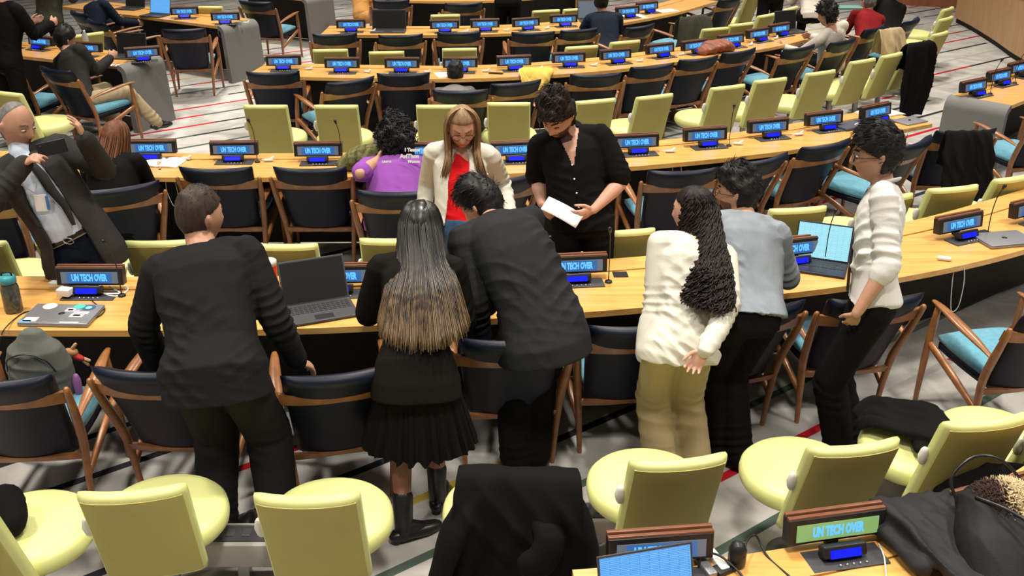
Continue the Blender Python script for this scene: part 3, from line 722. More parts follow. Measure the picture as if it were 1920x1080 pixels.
# ---------------------------------------------------------------- people
def skin_mat(n, c): return mat(n, c, 0.5, 0.35, 0.06, 30, sss=0.08)
SK = {'light': skin_mat('skin_light', (.60,.33,.24)), 'tan': skin_mat('skin_tan', (.47,.25,.165)), 'olive': skin_mat('skin_olive', (.52,.29,.19)), 'brown': skin_mat('skin_brown', (.30,.14,.085)), 'dark': skin_mat('skin_dark', (.10,.05,.032))}
M['lips'] = mat('lips', (.42,.14,.12), .45); M['eyewhite'] = mat('eye_white', (.7,.68,.64), .3); M['iris'] = mat('iris', (.03,.018,.012), .2)
def hair_mat(n, c, v=.35): return mat(n, c, .58, .3, v, 60, stretch=(1,1,.15))
HM = {'black': hair_mat('hair_black', (.008,.007,.007)), 'dark': hair_mat('hair_dark_brown', (.018,.011,.008)), 'brown': hair_mat('hair_brown', (.15,.07,.032)), 'blond': hair_mat('hair_dark_blond', (.27,.165,.085)), 'grey': hair_mat('hair_grey', (.14,.13,.12)), 'stubble': hair_mat('hair_cropped', (.045,.030,.022)), 'curl': hair_mat('hair_curls', (.011,.0055,.004)), 'auburn': hair_mat('hair_auburn', (.13,.045,.018))}
def ombre(name):
    m = bpy.data.materials.new(name); t = nt(m); N = t.nodes; L = t.links; b = N['Principled BSDF']; b.inputs['Roughness'].default_value = .34
    tc = N.new('ShaderNodeTexCoord'); sx = N.new('ShaderNodeSeparateXYZ'); L.new(tc.outputs['Object'], sx.inputs[0])
    n = N.new('ShaderNodeTexNoise'); n.inputs['Scale'].default_value = 55; mp = N.new('ShaderNodeMapping'); mp.inputs['Scale'].default_value = (1,1,.04); L.new(tc.outputs['Object'], mp.inputs[0]); L.new(mp.outputs[0], n.inputs['Vector'])
    a = N.new('ShaderNodeMath'); a.operation = 'MULTIPLY_ADD'; L.new(n.outputs[0], a.inputs[0]); a.inputs[1].default_value = .55; L.new(sx.outputs[2], a.inputs[2])
    r = N.new('ShaderNodeMapRange'); L.new(a.outputs[0], r.inputs[0]); r.inputs[1].default_value = 1.80; r.inputs[2].default_value = 1.34
    cr = N.new('ShaderNodeValToRGB'); e = cr.color_ramp.elements; e[0].position = .50; e[0].color = (.008,.006,.005,1); e[1].position = 1.0; e[1].color = (.17,.105,.05,1)
    q = e.new(.72); q.color = (.045,.024,.012,1); L.new(r.outputs[0], cr.inputs[0]); L.new(cr.outputs[0], b.inputs['Base Color']); return m
def cloth(n, c, noise=.08, bump=.35, rough=.85, bs=260, ns=14): return mat(n, c, rough, .12, noise, ns, bump, bs)
CL = {'charcoal': cloth('charcoal_wool', (.0125,.0125,.0138)), 'black': cloth('black_cloth', (.0042,.0042,.0044)), 'blackb': cloth('brown_black_cloth', (.0065,.0056,.0048)), 'grey_suit': cloth('grey_black_wool', (.019,.020,.022)), 'cream': cloth('cream_linen', (.61,.58,.50), .03), 'white': cloth('white_cotton', (.68,.67,.65), .02), 'red': cloth('red_knit', (.70,.012,.018), .06), 'jeans': cloth('blue_denim', (.035,.085,.16), .35, .4, .8, 200, 30), 'khaki': cloth('khaki_cotton', (.40,.31,.165), .05), 'bluegrey': cloth('blue_grey_chambray', (.23,.255,.29), .10), 'paleblue': cloth('pale_blue_cotton', (.52,.58,.68), .03), 'purple': cloth('purple_cotton', (.26,.075,.36), .06), 'navyc': cloth('navy_cloth', (.012,.017,.03)), 'dkgrey': cloth('dark_grey_cloth', (.030,.028,.026)), 'midgrey': cloth('mid_grey_cloth', (.20,.19,.18)), 'darkred': cloth('dark_red_cloth', (.22,.012,.014)), 'offwhite': cloth('off_white_cloth', (.62,.56,.49)), 'tancloth': cloth('tan_cloth', (.50,.25,.08)), 'olive': cloth('olive_cloth', (.05,.05,.036)), 'beige': cloth('beige_cloth', (.45,.34,.20)), 'beigepants': cloth('sand_trousers', (.36,.28,.17)), 'navyjean': cloth('navy_trousers', (.010,.016,.034))}
M['leather'] = mat('black_leather', (.010,.010,.010), .32, .5)
class px:
    def __init__(s, u, v, side=-1): s.u, s.v, s.side = u, v, side
def solve(parent, q, L_, R_, F_):
    U_ = Vector((0,0,1))
    if isinstance(q, px) and q.side > 1.5: return aty(q.u, q.v, q.side)
    if isinstance(q, px):
        d = ray(q.u, q.v).normalized(); oc = ORI-parent; b = d.dot(oc); c = oc.dot(oc)-L_*L_; disc = b*b-c
        if disc < 0:
            p = ORI+d*(-b); return parent+(p-parent)*min(1.0, L_*1.08/(p-parent).length)
        return ORI+d*(-b+q.side*math.sqrt(disc))
    return parent+(R_*q[0]+F_*q[1]+U_*q[2]).normalized()*L_
def axes(yaw):
    a = math.radians(yaw); return Vector((math.cos(a), math.sin(a), 0)), Vector((-math.sin(a), math.cos(a), 0))
class Joints: pass
def skeleton(pel, yaw, S=1.0, neck=(0,.03,1), head=(0,.1,1), syaw=None, build=1.0, bend=0.0, RA=None, LA=None, RL=None, LL=None, hyaw=0, hpitch=0, hroll=0, shw=.175):
    J = Joints(); J.S = S; J.B = build; J.R, J.F = axes(yaw); J.SR, J.SF = axes(yaw if syaw is None else syaw)
    J.pel = at(pel[0], pel[1], pel[2]) if len(pel) == 3 else Vector(pel[:3])
    J.neck = solve(J.pel, neck, .52*S, J.R, J.F); up = (J.neck-J.pel).normalized()
    J.mid = (J.pel+J.neck)/2 - up.cross(J.R).normalized()*-1*bend*0 + J.R.cross(up)*0 + (J.R.cross(up)).normalized()*bend
    top = (J.neck-J.mid).normalized(); J.SR = (J.SR-top*J.SR.dot(top)).normalized(); J.top = top
    J.head = solve(J.neck, head, .158*S, J.SR, J.SF)
    J.sh = {}; J.el = {}; J.wr = {}; J.hip = {}; J.kn = {}; J.an = {}
    for s_, A, Lg in ((1, RA or ((.15,.0,-1),(.05,.25,-1)), RL or ((.05,.05,-1),(0,0,-1))), (-1, LA or ((-.15,.0,-1),(-.05,.25,-1)), LL or ((-.05,.05,-1),(0,0,-1)))):
        J.sh[s_] = J.neck+J.SR*(shw*S*build**.6*s_)-top*(.045*S)
        J.el[s_] = solve(J.sh[s_], A[0], .285*S, J.SR, J.SF); J.wr[s_] = solve(J.el[s_], A[1], .255*S, J.SR, J.SF)
        J.hip[s_] = J.pel+J.R*(.088*S*s_*build**.5)-up*.02
        if isinstance(Lg, px):
            J.an[s_] = at(Lg.u, Lg.v, .09*S); h_ = J.hip[s_]; v_ = J.an[s_]-h_; L1, L2 = .44*S, .435*S; dl = v_.length
            if dl > (L1+L2)*.995: J.an[s_] = h_+v_*((L1+L2)*.995/dl); J.an[s_].z = max(.085*S, J.an[s_].z-.0); v_ = J.an[s_]-h_; dl = min(v_.length, (L1+L2)*.999)
            a_ = (L1*L1-L2*L2+dl*dl)/(2*dl); hh = math.sqrt(max(0, L1*L1-a_*a_)); dv = v_.normalized(); bf = (J.F-dv*J.F.dot(dv)).normalized(); J.kn[s_] = h_+dv*a_+bf*hh
        else:
            J.kn[s_] = solve(J.hip[s_], Lg[0], .43*S, J.R, J.F); J.an[s_] = solve(J.kn[s_], Lg[1], .42*S, J.R, J.F)
    a = Euler((math.radians(hpitch), math.radians(hroll), math.radians(hyaw)), 'YXZ').to_matrix()
    J.HM = Matrix.Rotation(math.radians(hyaw), 3, 'Z') @ Matrix.Rotation(math.radians(hpitch), 3, 'X') @ Matrix.Rotation(math.radians(hroll), 3, 'Y')
    J.toe = {}; J.root = Vector((J.pel.x, J.pel.y, 0)); return J
class Acc:
    def __init__(s): s.V = []; s.F = []
    def add(s, vf):
        k = len(s.V); s.V.extend(vf[0]); s.F.extend([tuple(i+k for i in f) for f in vf[1]]); return s
def spine(J, t):
    if t < 0:
        d = (J.mid-J.pel).normalized(); d = (d*.4+Vector((0,0,1))*.6).normalized(); return J.pel+d*(t*.52*J.S)
    a, b, c = J.pel, J.mid*2-(J.pel+J.neck)/2, J.neck; return a*(1-t)**2+b*(2*t*(1-t))+c*t*t
def torso(J, secs, n=28, pw=2.4, arc=None, th=.012, twist=0):
    """sections (t, half width, front depth, back depth[, open half angle of the front])"""
    V = []; Fc = []; B = J.B; S = J.S; nn = n
    for sc_ in secs:
        t, rx, yf, yb = sc_[:4]; c = spine(J, t); e = .02; d = (spine(J, t+e)-spine(J, t-e)).normalized()
        k = min(1, max(0, t)); X = (J.R*(1-k)+J.SR*k); X = (X-d*X.dot(d)).normalized(); Y = d.cross(X).normalized()
        if arc is None:
            for i in range(n):
                a = 2*PI*i/n; ca, sa = math.cos(a), math.sin(a); ex = 2/pw
                x = math.copysign(abs(ca)**ex, ca)*rx*B*S; y = math.copysign(abs(sa)**ex, sa)*(yf if sa > 0 else yb)*B*S
                V.append(c+X*x+Y*y)
        else:
            op = math.radians(sc_[4])
            for rr in (0, th):
                for i in range(n):
                    a = PI/2+op+(2*PI-2*op)*i/(n-1); ca, sa = math.cos(a), math.sin(a); ex = 2/pw
                    x = math.copysign(abs(ca)**ex, ca)*(rx*B*S-rr); y = math.copysign(abs(sa)**ex, sa)*((yf if sa > 0 else yb)*B*S-rr)
                    V.append(c+X*x+Y*y)
    m = len(secs)
    if arc is None:
        for j in range(m-1):
            for i in range(n): Fc.append((j*n+i, j*n+(i+1)%n, (j+1)*n+(i+1)%n, (j+1)*n+i))
        Fc.append(tuple(range(n))[::-1]); Fc.append(tuple((m-1)*n+i for i in range(n)))
    else:
        w_ = 2*n
        ring = list(range(n))+list(range(2*n-1, n-1, -1))
        for j in range(m-1):
            for i in range(w_):
                a, b = ring[i], ring[(i+1) % w_]; Fc.append((j*w_+a, j*w_+b, (j+1)*w_+b, (j+1)*w_+a))
        for j, rev in ((0, True), (m-1, False)):
            for i in range(n-1):
                q = (j*w_+i, j*w_+i+1, j*w_+n+i+1, j*w_+n+i); Fc.append(q[::-1] if rev else q)
    return V, Fc
def head_grid(nt_=44, np_=60, hair=None):
    th = np.linspace(.03, PI-.03, nt_)[:, None]; ph = np.linspace(0, 2*PI, np_, endpoint=False)[None, :]
    dx = (np.sin(th)*np.cos(ph)).ravel(); dy = (np.sin(th)*np.sin(ph)).ravel(); dz = (np.cos(th)*np.ones_like(ph)).ravel()
    x = .0755*np.sign(dx)*abs(dx)**.95; y = .094*dy; z = .005+.118*dz
    zl = np.clip(-z/.113, 0, 1); x = x*(1-.30*zl**1.6); y = np.where(y < 0, y*(1-.45*zl**1.3), y*(1-.06*zl))
    fr = np.clip(dy*3, 0, 1)
    G = lambda a, s_: np.exp(-(a/s_)**2)
    if hair is None:
        y = y+fr*.012*G(z+.098, .024)*G(x, .03)
        nz = np.clip((.024-z)/.052, 0, 1)*np.clip((z+.042)/.012, 0, 1)
        y = y+fr*(.026*nz*G(x, .0105)+.008*nz**3*G(abs(x)-.010, .008))
        y = y-fr*.012*G(abs(x)-.031, .014)*G(z-.008, .012)+fr*.005*G(abs(x)-.026, .022)*G(z-.030, .008)
        y = y+fr*.004*G(abs(x)-.042, .018)*G(z+.022, .02)+fr*.006*G(x, .022)*G(z+.062, .014)-fr*.003*G(z+.062, .003)*G(x, .02)
    P_ = np.stack([x, y, z], 1)
    if hair is not None:
        front, side, back, tt, ts, rough, seed, offx = hair
        fz = np.where(P_[:,1] > -.012, side+(front-side)*np.clip((P_[:,1]+.012)/.095, 0, 1)**.8, back)
        mk = np.clip((z-fz)/.012+.5, 0, 1); k = np.clip((z-.01)/.09, 0, 1); thick = ts+(tt-ts)*k
        dirs = np.stack([dx, dy, dz], 1); nz_ = fnoise(P_, 28, seed)*rough*.6+fnoise(P_, 70, seed+1)*rough*.5
        P_ = P_+dirs*((thick*(1+nz_))*mk-.008*(1-mk))[:, None]
        if offx: P_[:,0] += offx*mk*k
        P_ = (P_, mk, dirs)
    Fc = [(j*np_+i, j*np_+(i+1) % np_, (j+1)*np_+(i+1) % np_, (j+1)*np_+i)[::-1] for j in range(nt_-1) for i in range(np_)]
    Fc.append(tuple(range(np_))); Fc.append(tuple((nt_-1)*np_+i for i in range(np_))[::-1])
    return P_, Fc
def hand(acc, w_, D_, N_, s_, S=1.0, curl=.5, spread=.12, thumb=.7):
    """wrist point, finger direction, palm normal, side (+1 right) : palm, four fingers and thumb"""
    D_ = D_.normalized(); N_ = (N_-D_*N_.dot(D_)).normalized(); X = D_.cross(N_).normalized()*s_   # X towards the thumb
    k = S
    acc.add(limb([w_-D_*.01*k, w_+D_*.02*k, w_+D_*.05*k, w_+D_*.085*k], [.024*k, .031*k, .039*k, .038*k], 14, .42, N_))
    for i, (off, ln) in enumerate(((.029, .072), (.010, .080), (-.010, .074), (-.029, .058))):
        b = w_+D_*(.078-.004*abs(i-1))*k+X*off*k; sp = (1.5-i)*spread*.5; dd = (D_+X*sp).normalized(); pts = [b-D_*.015*k, b]; a = 0
        for f_ in (.46, .30, .24):
            a += curl*(.75 if f_ > .4 else 1.0); v = dd*math.cos(a)+N_*math.sin(a); pts.append(pts[-1]+v*ln*f_*k)
        acc.add(limb(pts, [.0095*k, .0095*k, .0088*k, .0082*k, .007*k], 8))
    b = w_+D_*.022*k+X*.026*k; d1 = (D_*.72+X*thumb+N_*.25).normalized(); d2 = (D_*.9+X*thumb*.35+N_*(.25+.3*curl)).normalized()
    acc.add(limb([b, b+d1*.036*k, b+d1*.036*k+d2*.030*k, b+d1*.036*k+d2*.055*k], [.014*k, .0115*k, .0105*k, .008*k], 8))
def finish(acc, J, voxel, smooth, name, m, parent, folds=None, noise=.0, nf=9.0, seed=0):
    V = [p-J.root for p in acc.V]; me = remesh(V, acc.F, voxel, smooth, name)
    if noise or folds:
        a = co(me); nn = normals(me); d = np.zeros(len(a))
        if noise: d += fnoise(a, nf, seed)*noise
        for (c, ax, R_, wl_, am) in folds or []:
            c = np.array(c-J.root); ax = np.array(Vector(ax).normalized()); q = a-c; r2 = (q**2).sum(1)
            sd = np.cross(ax, (.3,.5,.8)); ph = (q@ax)*2*PI/wl_+(q@sd)*2*PI/wl_*.35*(1 if seed % 2 else -1)+fnoise(a, 4.5, seed+2)*3.0
            w2 = np.clip(fnoise(a, 7, seed+5)+.45, 0, 1.2); d += am*1.15*(1-1.6*abs(np.sin(ph/2)))*w2*np.exp(-r2/R_**2)
        setco(me, a+nn*d[:, None])
    return mobj(name, me, m, parent)
def elbow_folds(J, amp=.006, which=(1,-1)):
    out = []
    for s_ in which:
        out.append((J.el[s_], (J.wr[s_]-J.sh[s_]), .13, .045, amp)); out.append(((J.el[s_]+J.wr[s_])/2, (J.wr[s_]-J.el[s_]), .10, .05, amp*.7)); out.append((J.sh[s_], (J.el[s_]-J.sh[s_]), .10, .06, amp*.5))
    return out
def leg_folds(J, amp=.006):
    out = []
    for s_ in (1,-1):
        out.append((J.kn[s_], J.hip[s_]-J.an[s_], .16, .07, amp)); out.append((J.an[s_]+(J.kn[s_]-J.an[s_])*.15, J.kn[s_]-J.an[s_], .12, .05, amp*1.2)); out.append((J.hip[s_], Vector((.5*s_,0,1)), .14, .06, amp*.8))
    return out
def body(J, parent, skin, voxel=.0055, hands=None, beard=None, brows='dark', lips=True, hs=1.12, female=False, armless=()):
    acc = Acc(); S = J.S; B = J.B; W = .92 if female else 1.0
    acc.add(torso(J, [(-.17,.10,.06,.07),(-.10,.145,.085,.10),(0,.160,.095,.12),(.2,.135*W,.09,.085),(.38,.135*W,.095,.08),(.6,.15*W,.105,.095),(.8,.155*W,.10,.10),(.92,.13*W,.075,.085),(1.0,.075,.055,.06)]))
    hb = J.head-J.HM@Vector((0,.012,.06))*S
    acc.add(limb([J.neck-(hb-J.neck).normalized()*.05*S, J.neck+(hb-J.neck)*.35, hb, hb+(J.head-hb)*.5], [.066*S*B**.5, .056*S*B**.6, .053*S*B**.6, .050*S], 16))
    (P_, Fc) = head_grid(); Vh = [J.head+J.HM@(Vector(p)*S*hs) for p in P_.tolist()]; acc.add((Vh, Fc))
    for s_ in (1, -1):
        ec = [J.head+J.HM@(Vector(p)*S*hs) for p in ((.070*s_,-.006,-.022),(.077*s_,-.010,-.012),(.083*s_,-.014,.006),(.083*s_,-.016,.020),(.078*s_,-.010,.026))]
        acc.add(limb(ec, [.007*S,.011*S,.016*S,.016*S,.009*S], 10, .45, J.HM@Vector((s_,.25,0))))
        acc.add(limb([J.neck-J.top*.012*S, J.neck.lerp(J.sh[s_],.5), J.sh[s_]], [.050*S, .048*S, .046*S], 14))
        r = S*(B**.6)*W
        acc.add(limb([J.sh[s_], J.sh[s_]+(J.el[s_]-J.sh[s_])*.5, J.el[s_]], [.054*r, .047*r, .040*r], 14))
        acc.add(limb([J.el[s_], J.el[s_]+(J.wr[s_]-J.el[s_])*.3, J.wr[s_]], [.040*r, .043*r, .026*r], 14))
        acc.add(limb([J.hip[s_]+Vector((0,0,.02)), J.hip[s_]+(J.kn[s_]-J.hip[s_])*.4, J.kn[s_]], [.085*r, .078*r, .055*r], 16))
        acc.add(limb([J.kn[s_], J.kn[s_]+(J.an[s_]-J.kn[s_])*.3, J.an[s_]], [.054*r, .056*r, .036*r], 14))
        fd = J.toe.get(s_, J.F*1.0); fd = Vector(fd).normalized()
        acc.add(limb([J.an[s_]-fd*.03*S-Vector((0,0,.045*S)), J.an[s_]+fd*.06*S-Vector((0,0,.045*S)), J.an[s_]+fd*.14*S-Vector((0,0,.055*S))], [.034*S,.036*S,.028*S], 12, .8))
        h = (hands or {}).get(s_, {})
        D_ = h.get('D', (J.wr[s_]-J.el[s_])); N_ = h.get('N', -J.SR*s_)
        hand(acc, J.wr[s_], Vector(D_), Vector(N_), s_, S*(.93 if female else 1.0)*h.get('k', 1), h.get('curl', .35), h.get('spread', .15), h.get('thumb', .7))
    V = [p-J.root for p in acc.V]; me = remesh(V, acc.F, voxel, 3, 'body')
    mats = [skin, M['lips'], HM[brows], beard or HM['dark']]
    o = mobj('body', me, mats, parent)
    nf = len(me.polygons); c = np.empty(nf*3, np.float32); me.polygons.foreach_get('center', c); c = c.reshape(-1, 3)
    hm = np.array(J.HM.transposed()); q = (c-np.array(J.head-J.root))@hm.T/(S*hs); x, y, z = q[:,0], q[:,1], q[:,2]; ax = abs(x); mi = np.zeros(nf, np.int32)
    near = (ax < .09) & (abs(y) < .15)
    if beard is not None: mi[near & (y > .012) & (z < -.030-.014*(ax < .03)) & (z > -.118) & (ax < .07)] = 3
    if lips: mi[near & (y > .07) & (ax < .022) & (abs(z+.062) < .007)] = 1
    mi[near & (y > .055) & (ax > .012) & (ax < .048) & (abs(z-(.031+.004*np.sin((ax-.012)*60))) < .0045)] = 2
    mi[near & (y > .05) & (ax > .019) & (ax < .043) & (abs(z-.004) < .003)] = 2
    me.polygons.foreach_set('material_index', mi); me.update(); return o
def hair(J, parent, m, front=.070, side=.015, back=-.06, tt=.020, ts=.006, rough=.5, tufts=400, tl=.022, seed=1, comb=(0,.6,.2), tr=.0016, hs=1.12, offx=0, name='hair'):
    (P_, mk, dirs), Fc = head_grid(40, 56, (front, side, back, tt, ts, rough, seed, offx)); S = J.S*hs
    mb = MB(); base = J.head-J.root; T = lambda p: base+J.HM@(Vector(p)*S)
    mb.add([T(p) for p in P_.tolist()], Fc)
    rng = random.Random(seed); idx = [i for i in range(len(mk)) if mk[i] > .9]; cv = Vector(comb)
    for _ in range(tufts):
        i = rng.choice(idx); p = Vector(P_[i].tolist()); d = Vector(dirs[i].tolist()); k = .5+.5*max(0, p.z/.1)
        p = p-d*.004+Vector((rng.uniform(-.004,.004), rng.uniform(-.004,.004), rng.uniform(-.004,.004)))
        v = (cv-d*cv.dot(d))*1.0+d*.12+Vector((rng.uniform(-.5,.5), rng.uniform(-.5,.5), rng.uniform(-.5,.5)))*rough*.8
        v = v.normalized()*tl*k*rng.uniform(.6,1.2)
        mb.add(*limb([T(p), T(p+v*.5+d*.002), T(p+v-d*.004)], [tr*S, tr*S*.8, tr*S*.25], 4, 1, None, False))
    return mb.build(name, m, parent)
def sleeve(acc, J, s_, r0=.066, r1=.055, r2=.044, end=1.0, upper=1.0):
    k = J.S*J.B**.6; a, b, c = J.sh[s_], J.el[s_], J.wr[s_]
    acc.add(limb([J.neck-J.top*.012*J.S, J.neck.lerp(a,.5)+J.top*.004*J.S, a+J.top*.002], [.060*J.S, .060*k, .062*k], 14))
    if upper < 1: acc.add(limb([a, a+(b-a)*.5*upper, a+(b-a)*upper], [r0*k, r1*k*1.08, r1*k*1.10], 18, caps=True)); return
    acc.add(limb([a, a+(b-a)*.5, b], [r0*k, (r0+r1)/2*k, r1*k], 18)); acc.add(limb([b, b+(c-b)*.5*end, b+(c-b)*end], [r1*k, (r1+r2)/2*k, r2*k], 18))
def jacket(J, parent, m, name='jacket', hem=-.30, hw=.185, hy=(.12,.14), waist=.155, loose=1.0, r=(.068,.056,.046), end=.98, voxel=.007, amp=.006, noise=.003, seed=0, female=False, collar=True, extra=None, folds=None, upper=1.0, top=1.0, wr=0.0):
    folds = list(folds or [])
    if wr:
        for t_, dx_, ax_ in ((.15,-.1,(1,0,.9)),(.3,.1,(-.8,0,1)),(.55,-.1,(.5,0,1)),(.7,.1,(-.6,0,1)),(-.05,0,(.3,0,1))):
            for dy_ in (-.12,.12): folds.append((spine(J,t_)+J.F*dy_+J.R*dx_, J.R*ax_[0]+(J.neck-J.pel).normalized()*ax_[2], .15, .055+.02*t_, wr))
    acc = Acc(); W = .93 if female else 1.0; Lz = loose
    secs = [(hem,hw,hy[0],hy[1]),(hem*.5,hw*.985,hy[0]*.98,hy[1]*1.0),(0,.182*Lz,.120,.146),(.2,waist*Lz*W,.112,.108),(.38,waist*Lz*W*1.01,.118,.105),(.6,.172*W*Lz,.128,.115),(.8,.175*W,.118,.118),(.91,.152*W,.095,.102),(.985,.10,.075,.085),(1.03,.078,.062,.07)]
    if top < 1: secs = [s_ for s_ in secs if s_[0] <= top]
    acc.add(torso(J, secs))
    for s_ in (1,-1): sleeve(acc, J, s_, *r, end=end, upper=upper)
    if extra: extra(acc)
    fo = elbow_folds(J, amp)+(folds or [])+[(spine(J,.25)+J.F*.1, J.neck-J.pel, .16, .075, amp*.5), (spine(J,.25)-J.F*.1, (J.neck-J.pel)+J.R*.3, .18, .085, amp*.55)]
    fo.append((spine(J,.45)-J.F*.1, J.R+(J.neck-J.pel)*.6, .26, .10, amp*.6)); o = finish(acc, J, voxel, 9, name, m, parent, fo, noise*1.5, 6, seed)
    if collar:
        c = [J.neck-J.root+J.top*z*J.S+(J.SR*math.cos(a)*.066+J.SF*math.sin(a)*.062)*J.S*J.B**.5 for a, z in [(math.radians(q), zz) for q, zz in ((20,.012),(-10,.030),(-50,.044),(-90,.050),(-130,.044),(-170,.030),(160,.012))]]
        MB().tube(catmull(c, 4), .022*J.S, 10, flat=.45, up=J.top).build('collar', m, o)
    return o
def trousers(J, parent, m, top=.17, r=(.098,.078,.066), voxel=.008, amp=.006, waist=.145, name='trousers', seed=4, belt=None, flare=1.0, noise=.003):
    acc = Acc(); k = J.S*J.B**.6
    acc.add(torso(J, [(-.20,.12,.080,.090),(-.12,.158,.098,.115),(0,.160,.100,.120),(top*.6,waist*1.05,.105,.108),(top,waist,.10,.098)]))
    for s_ in (1,-1):
        h, n_, a = J.hip[s_], J.kn[s_], J.an[s_]
        acc.add(limb([h+Vector((0,0,.0)), h+(n_-h)*.4, n_], [r[0]*k, (r[0]*.55+r[1]*.45)*k, r[1]*k], 18)); acc.add(limb([n_, n_+(a-n_)*.5, a+(a-n_)*.02], [r[1]*k, (r[1]+r[2])/2*k, r[2]*k*flare], 18))
    o = finish(acc, J, voxel, 5, name, m, parent, leg_folds(J, amp), noise, 8, seed)
    if belt: MBelt = torso(J, [(top-.02,waist*1.03,.105,.103),(top+.05,waist*1.02,.104,.102)]); MB().add([p-J.root for p in MBelt[0]], MBelt[1]).build('belt', belt, parent)
    return o
def shoes(J, parent, m, boot=False):
    for s_ in (1,-1):
        fd = Vector(J.toe.get(s_, J.F)).normalized(); a = J.an[s_]-J.root; k = J.S; up = Vector((0,0,1)); dn = -up*.046*k
        if abs(fd.z) > .3: up = (up-fd*up.dot(fd)).normalized(); dn = -up*.046*k
        mb = MB(); mb.tube([a+dn-fd*.055*k, a+dn-fd*.02*k, a+dn+fd*.05*k-up*.006, a+dn+fd*.12*k-up*.016*k, a+dn+fd*.185*k-up*.020*k], [.034*k,.044*k,.047*k,.049*k,.034*k], 16, flat=.75, up=up)
        sd = (J.kn[s_]-J.an[s_]).normalized(); mb.tube([a-up*.05*k-fd*.008, a+up*.0, a+sd*(.15 if boot else .015)*k], [.043*k,.046*k,(.052 if boot else .042)*k], 14); mb.tube([a-up*.005*k, a+fd*.05*k-up*.03*k, a+fd*.10*k-up*.05*k], [.043*k,.040*k,.034*k], 14)
        if boot: mb.tube([a-fd*.045*k-up*.085*k, a-fd*.035*k-up*.045*k],[.026*k,.032*k],12)
        mb.build('shoe' if not boot else 'boot', m, parent)
def glasses(J, parent, m=None):
    S = J.S; T = lambda p: J.head-J.root+J.HM@(Vector(p)*S*1.12); mb = MB()
    for s_ in (1,-1):
        ring = [T((s_*(.033+.024*math.cos(a)), .098-.006*abs(math.cos(a)), .004+.019*math.sin(a))) for a in [2*PI*i/16 for i in range(17)]]
        mb.tube(ring, .0021*S, 6, 0); mb.tube([T((s_*.057,.093,.010)), T((s_*.076,.05,.010)), T((s_*.084,-.01,.012))], .0022*S, 6)
    mb.tube([T((-.010,.101,.010)), T((.010,.101,.010))], .002*S, 6)
    return mb.build('glasses', m or M['black'], parent)
def eyes(J, parent):
    S = J.S; T = lambda p: J.head-J.root+J.HM@(Vector(p)*S*1.12)
    for s_ in (1,-1):
        V, Fc = limb([T((s_*.020,.079,.008)), T((s_*.031,.084,.008)), T((s_*.042,.077,.008))], [.003*S,.0065*S,.003*S], 10); mb = MB().add(V, Fc)
        V, Fc = limb([T((s_*.031,.0885,.008)), T((s_*.031,.0905,.008))], [.0045*S,.004*S], 10); mb.add(V, Fc, 1); mb.build('eye', [M['eyewhite'], M['iris']], parent)
def man(J, label): return empty('person', J.root, 0, label, 'person')
DN = Vector((0,0,-1)); UP = Vector((0,0,1))

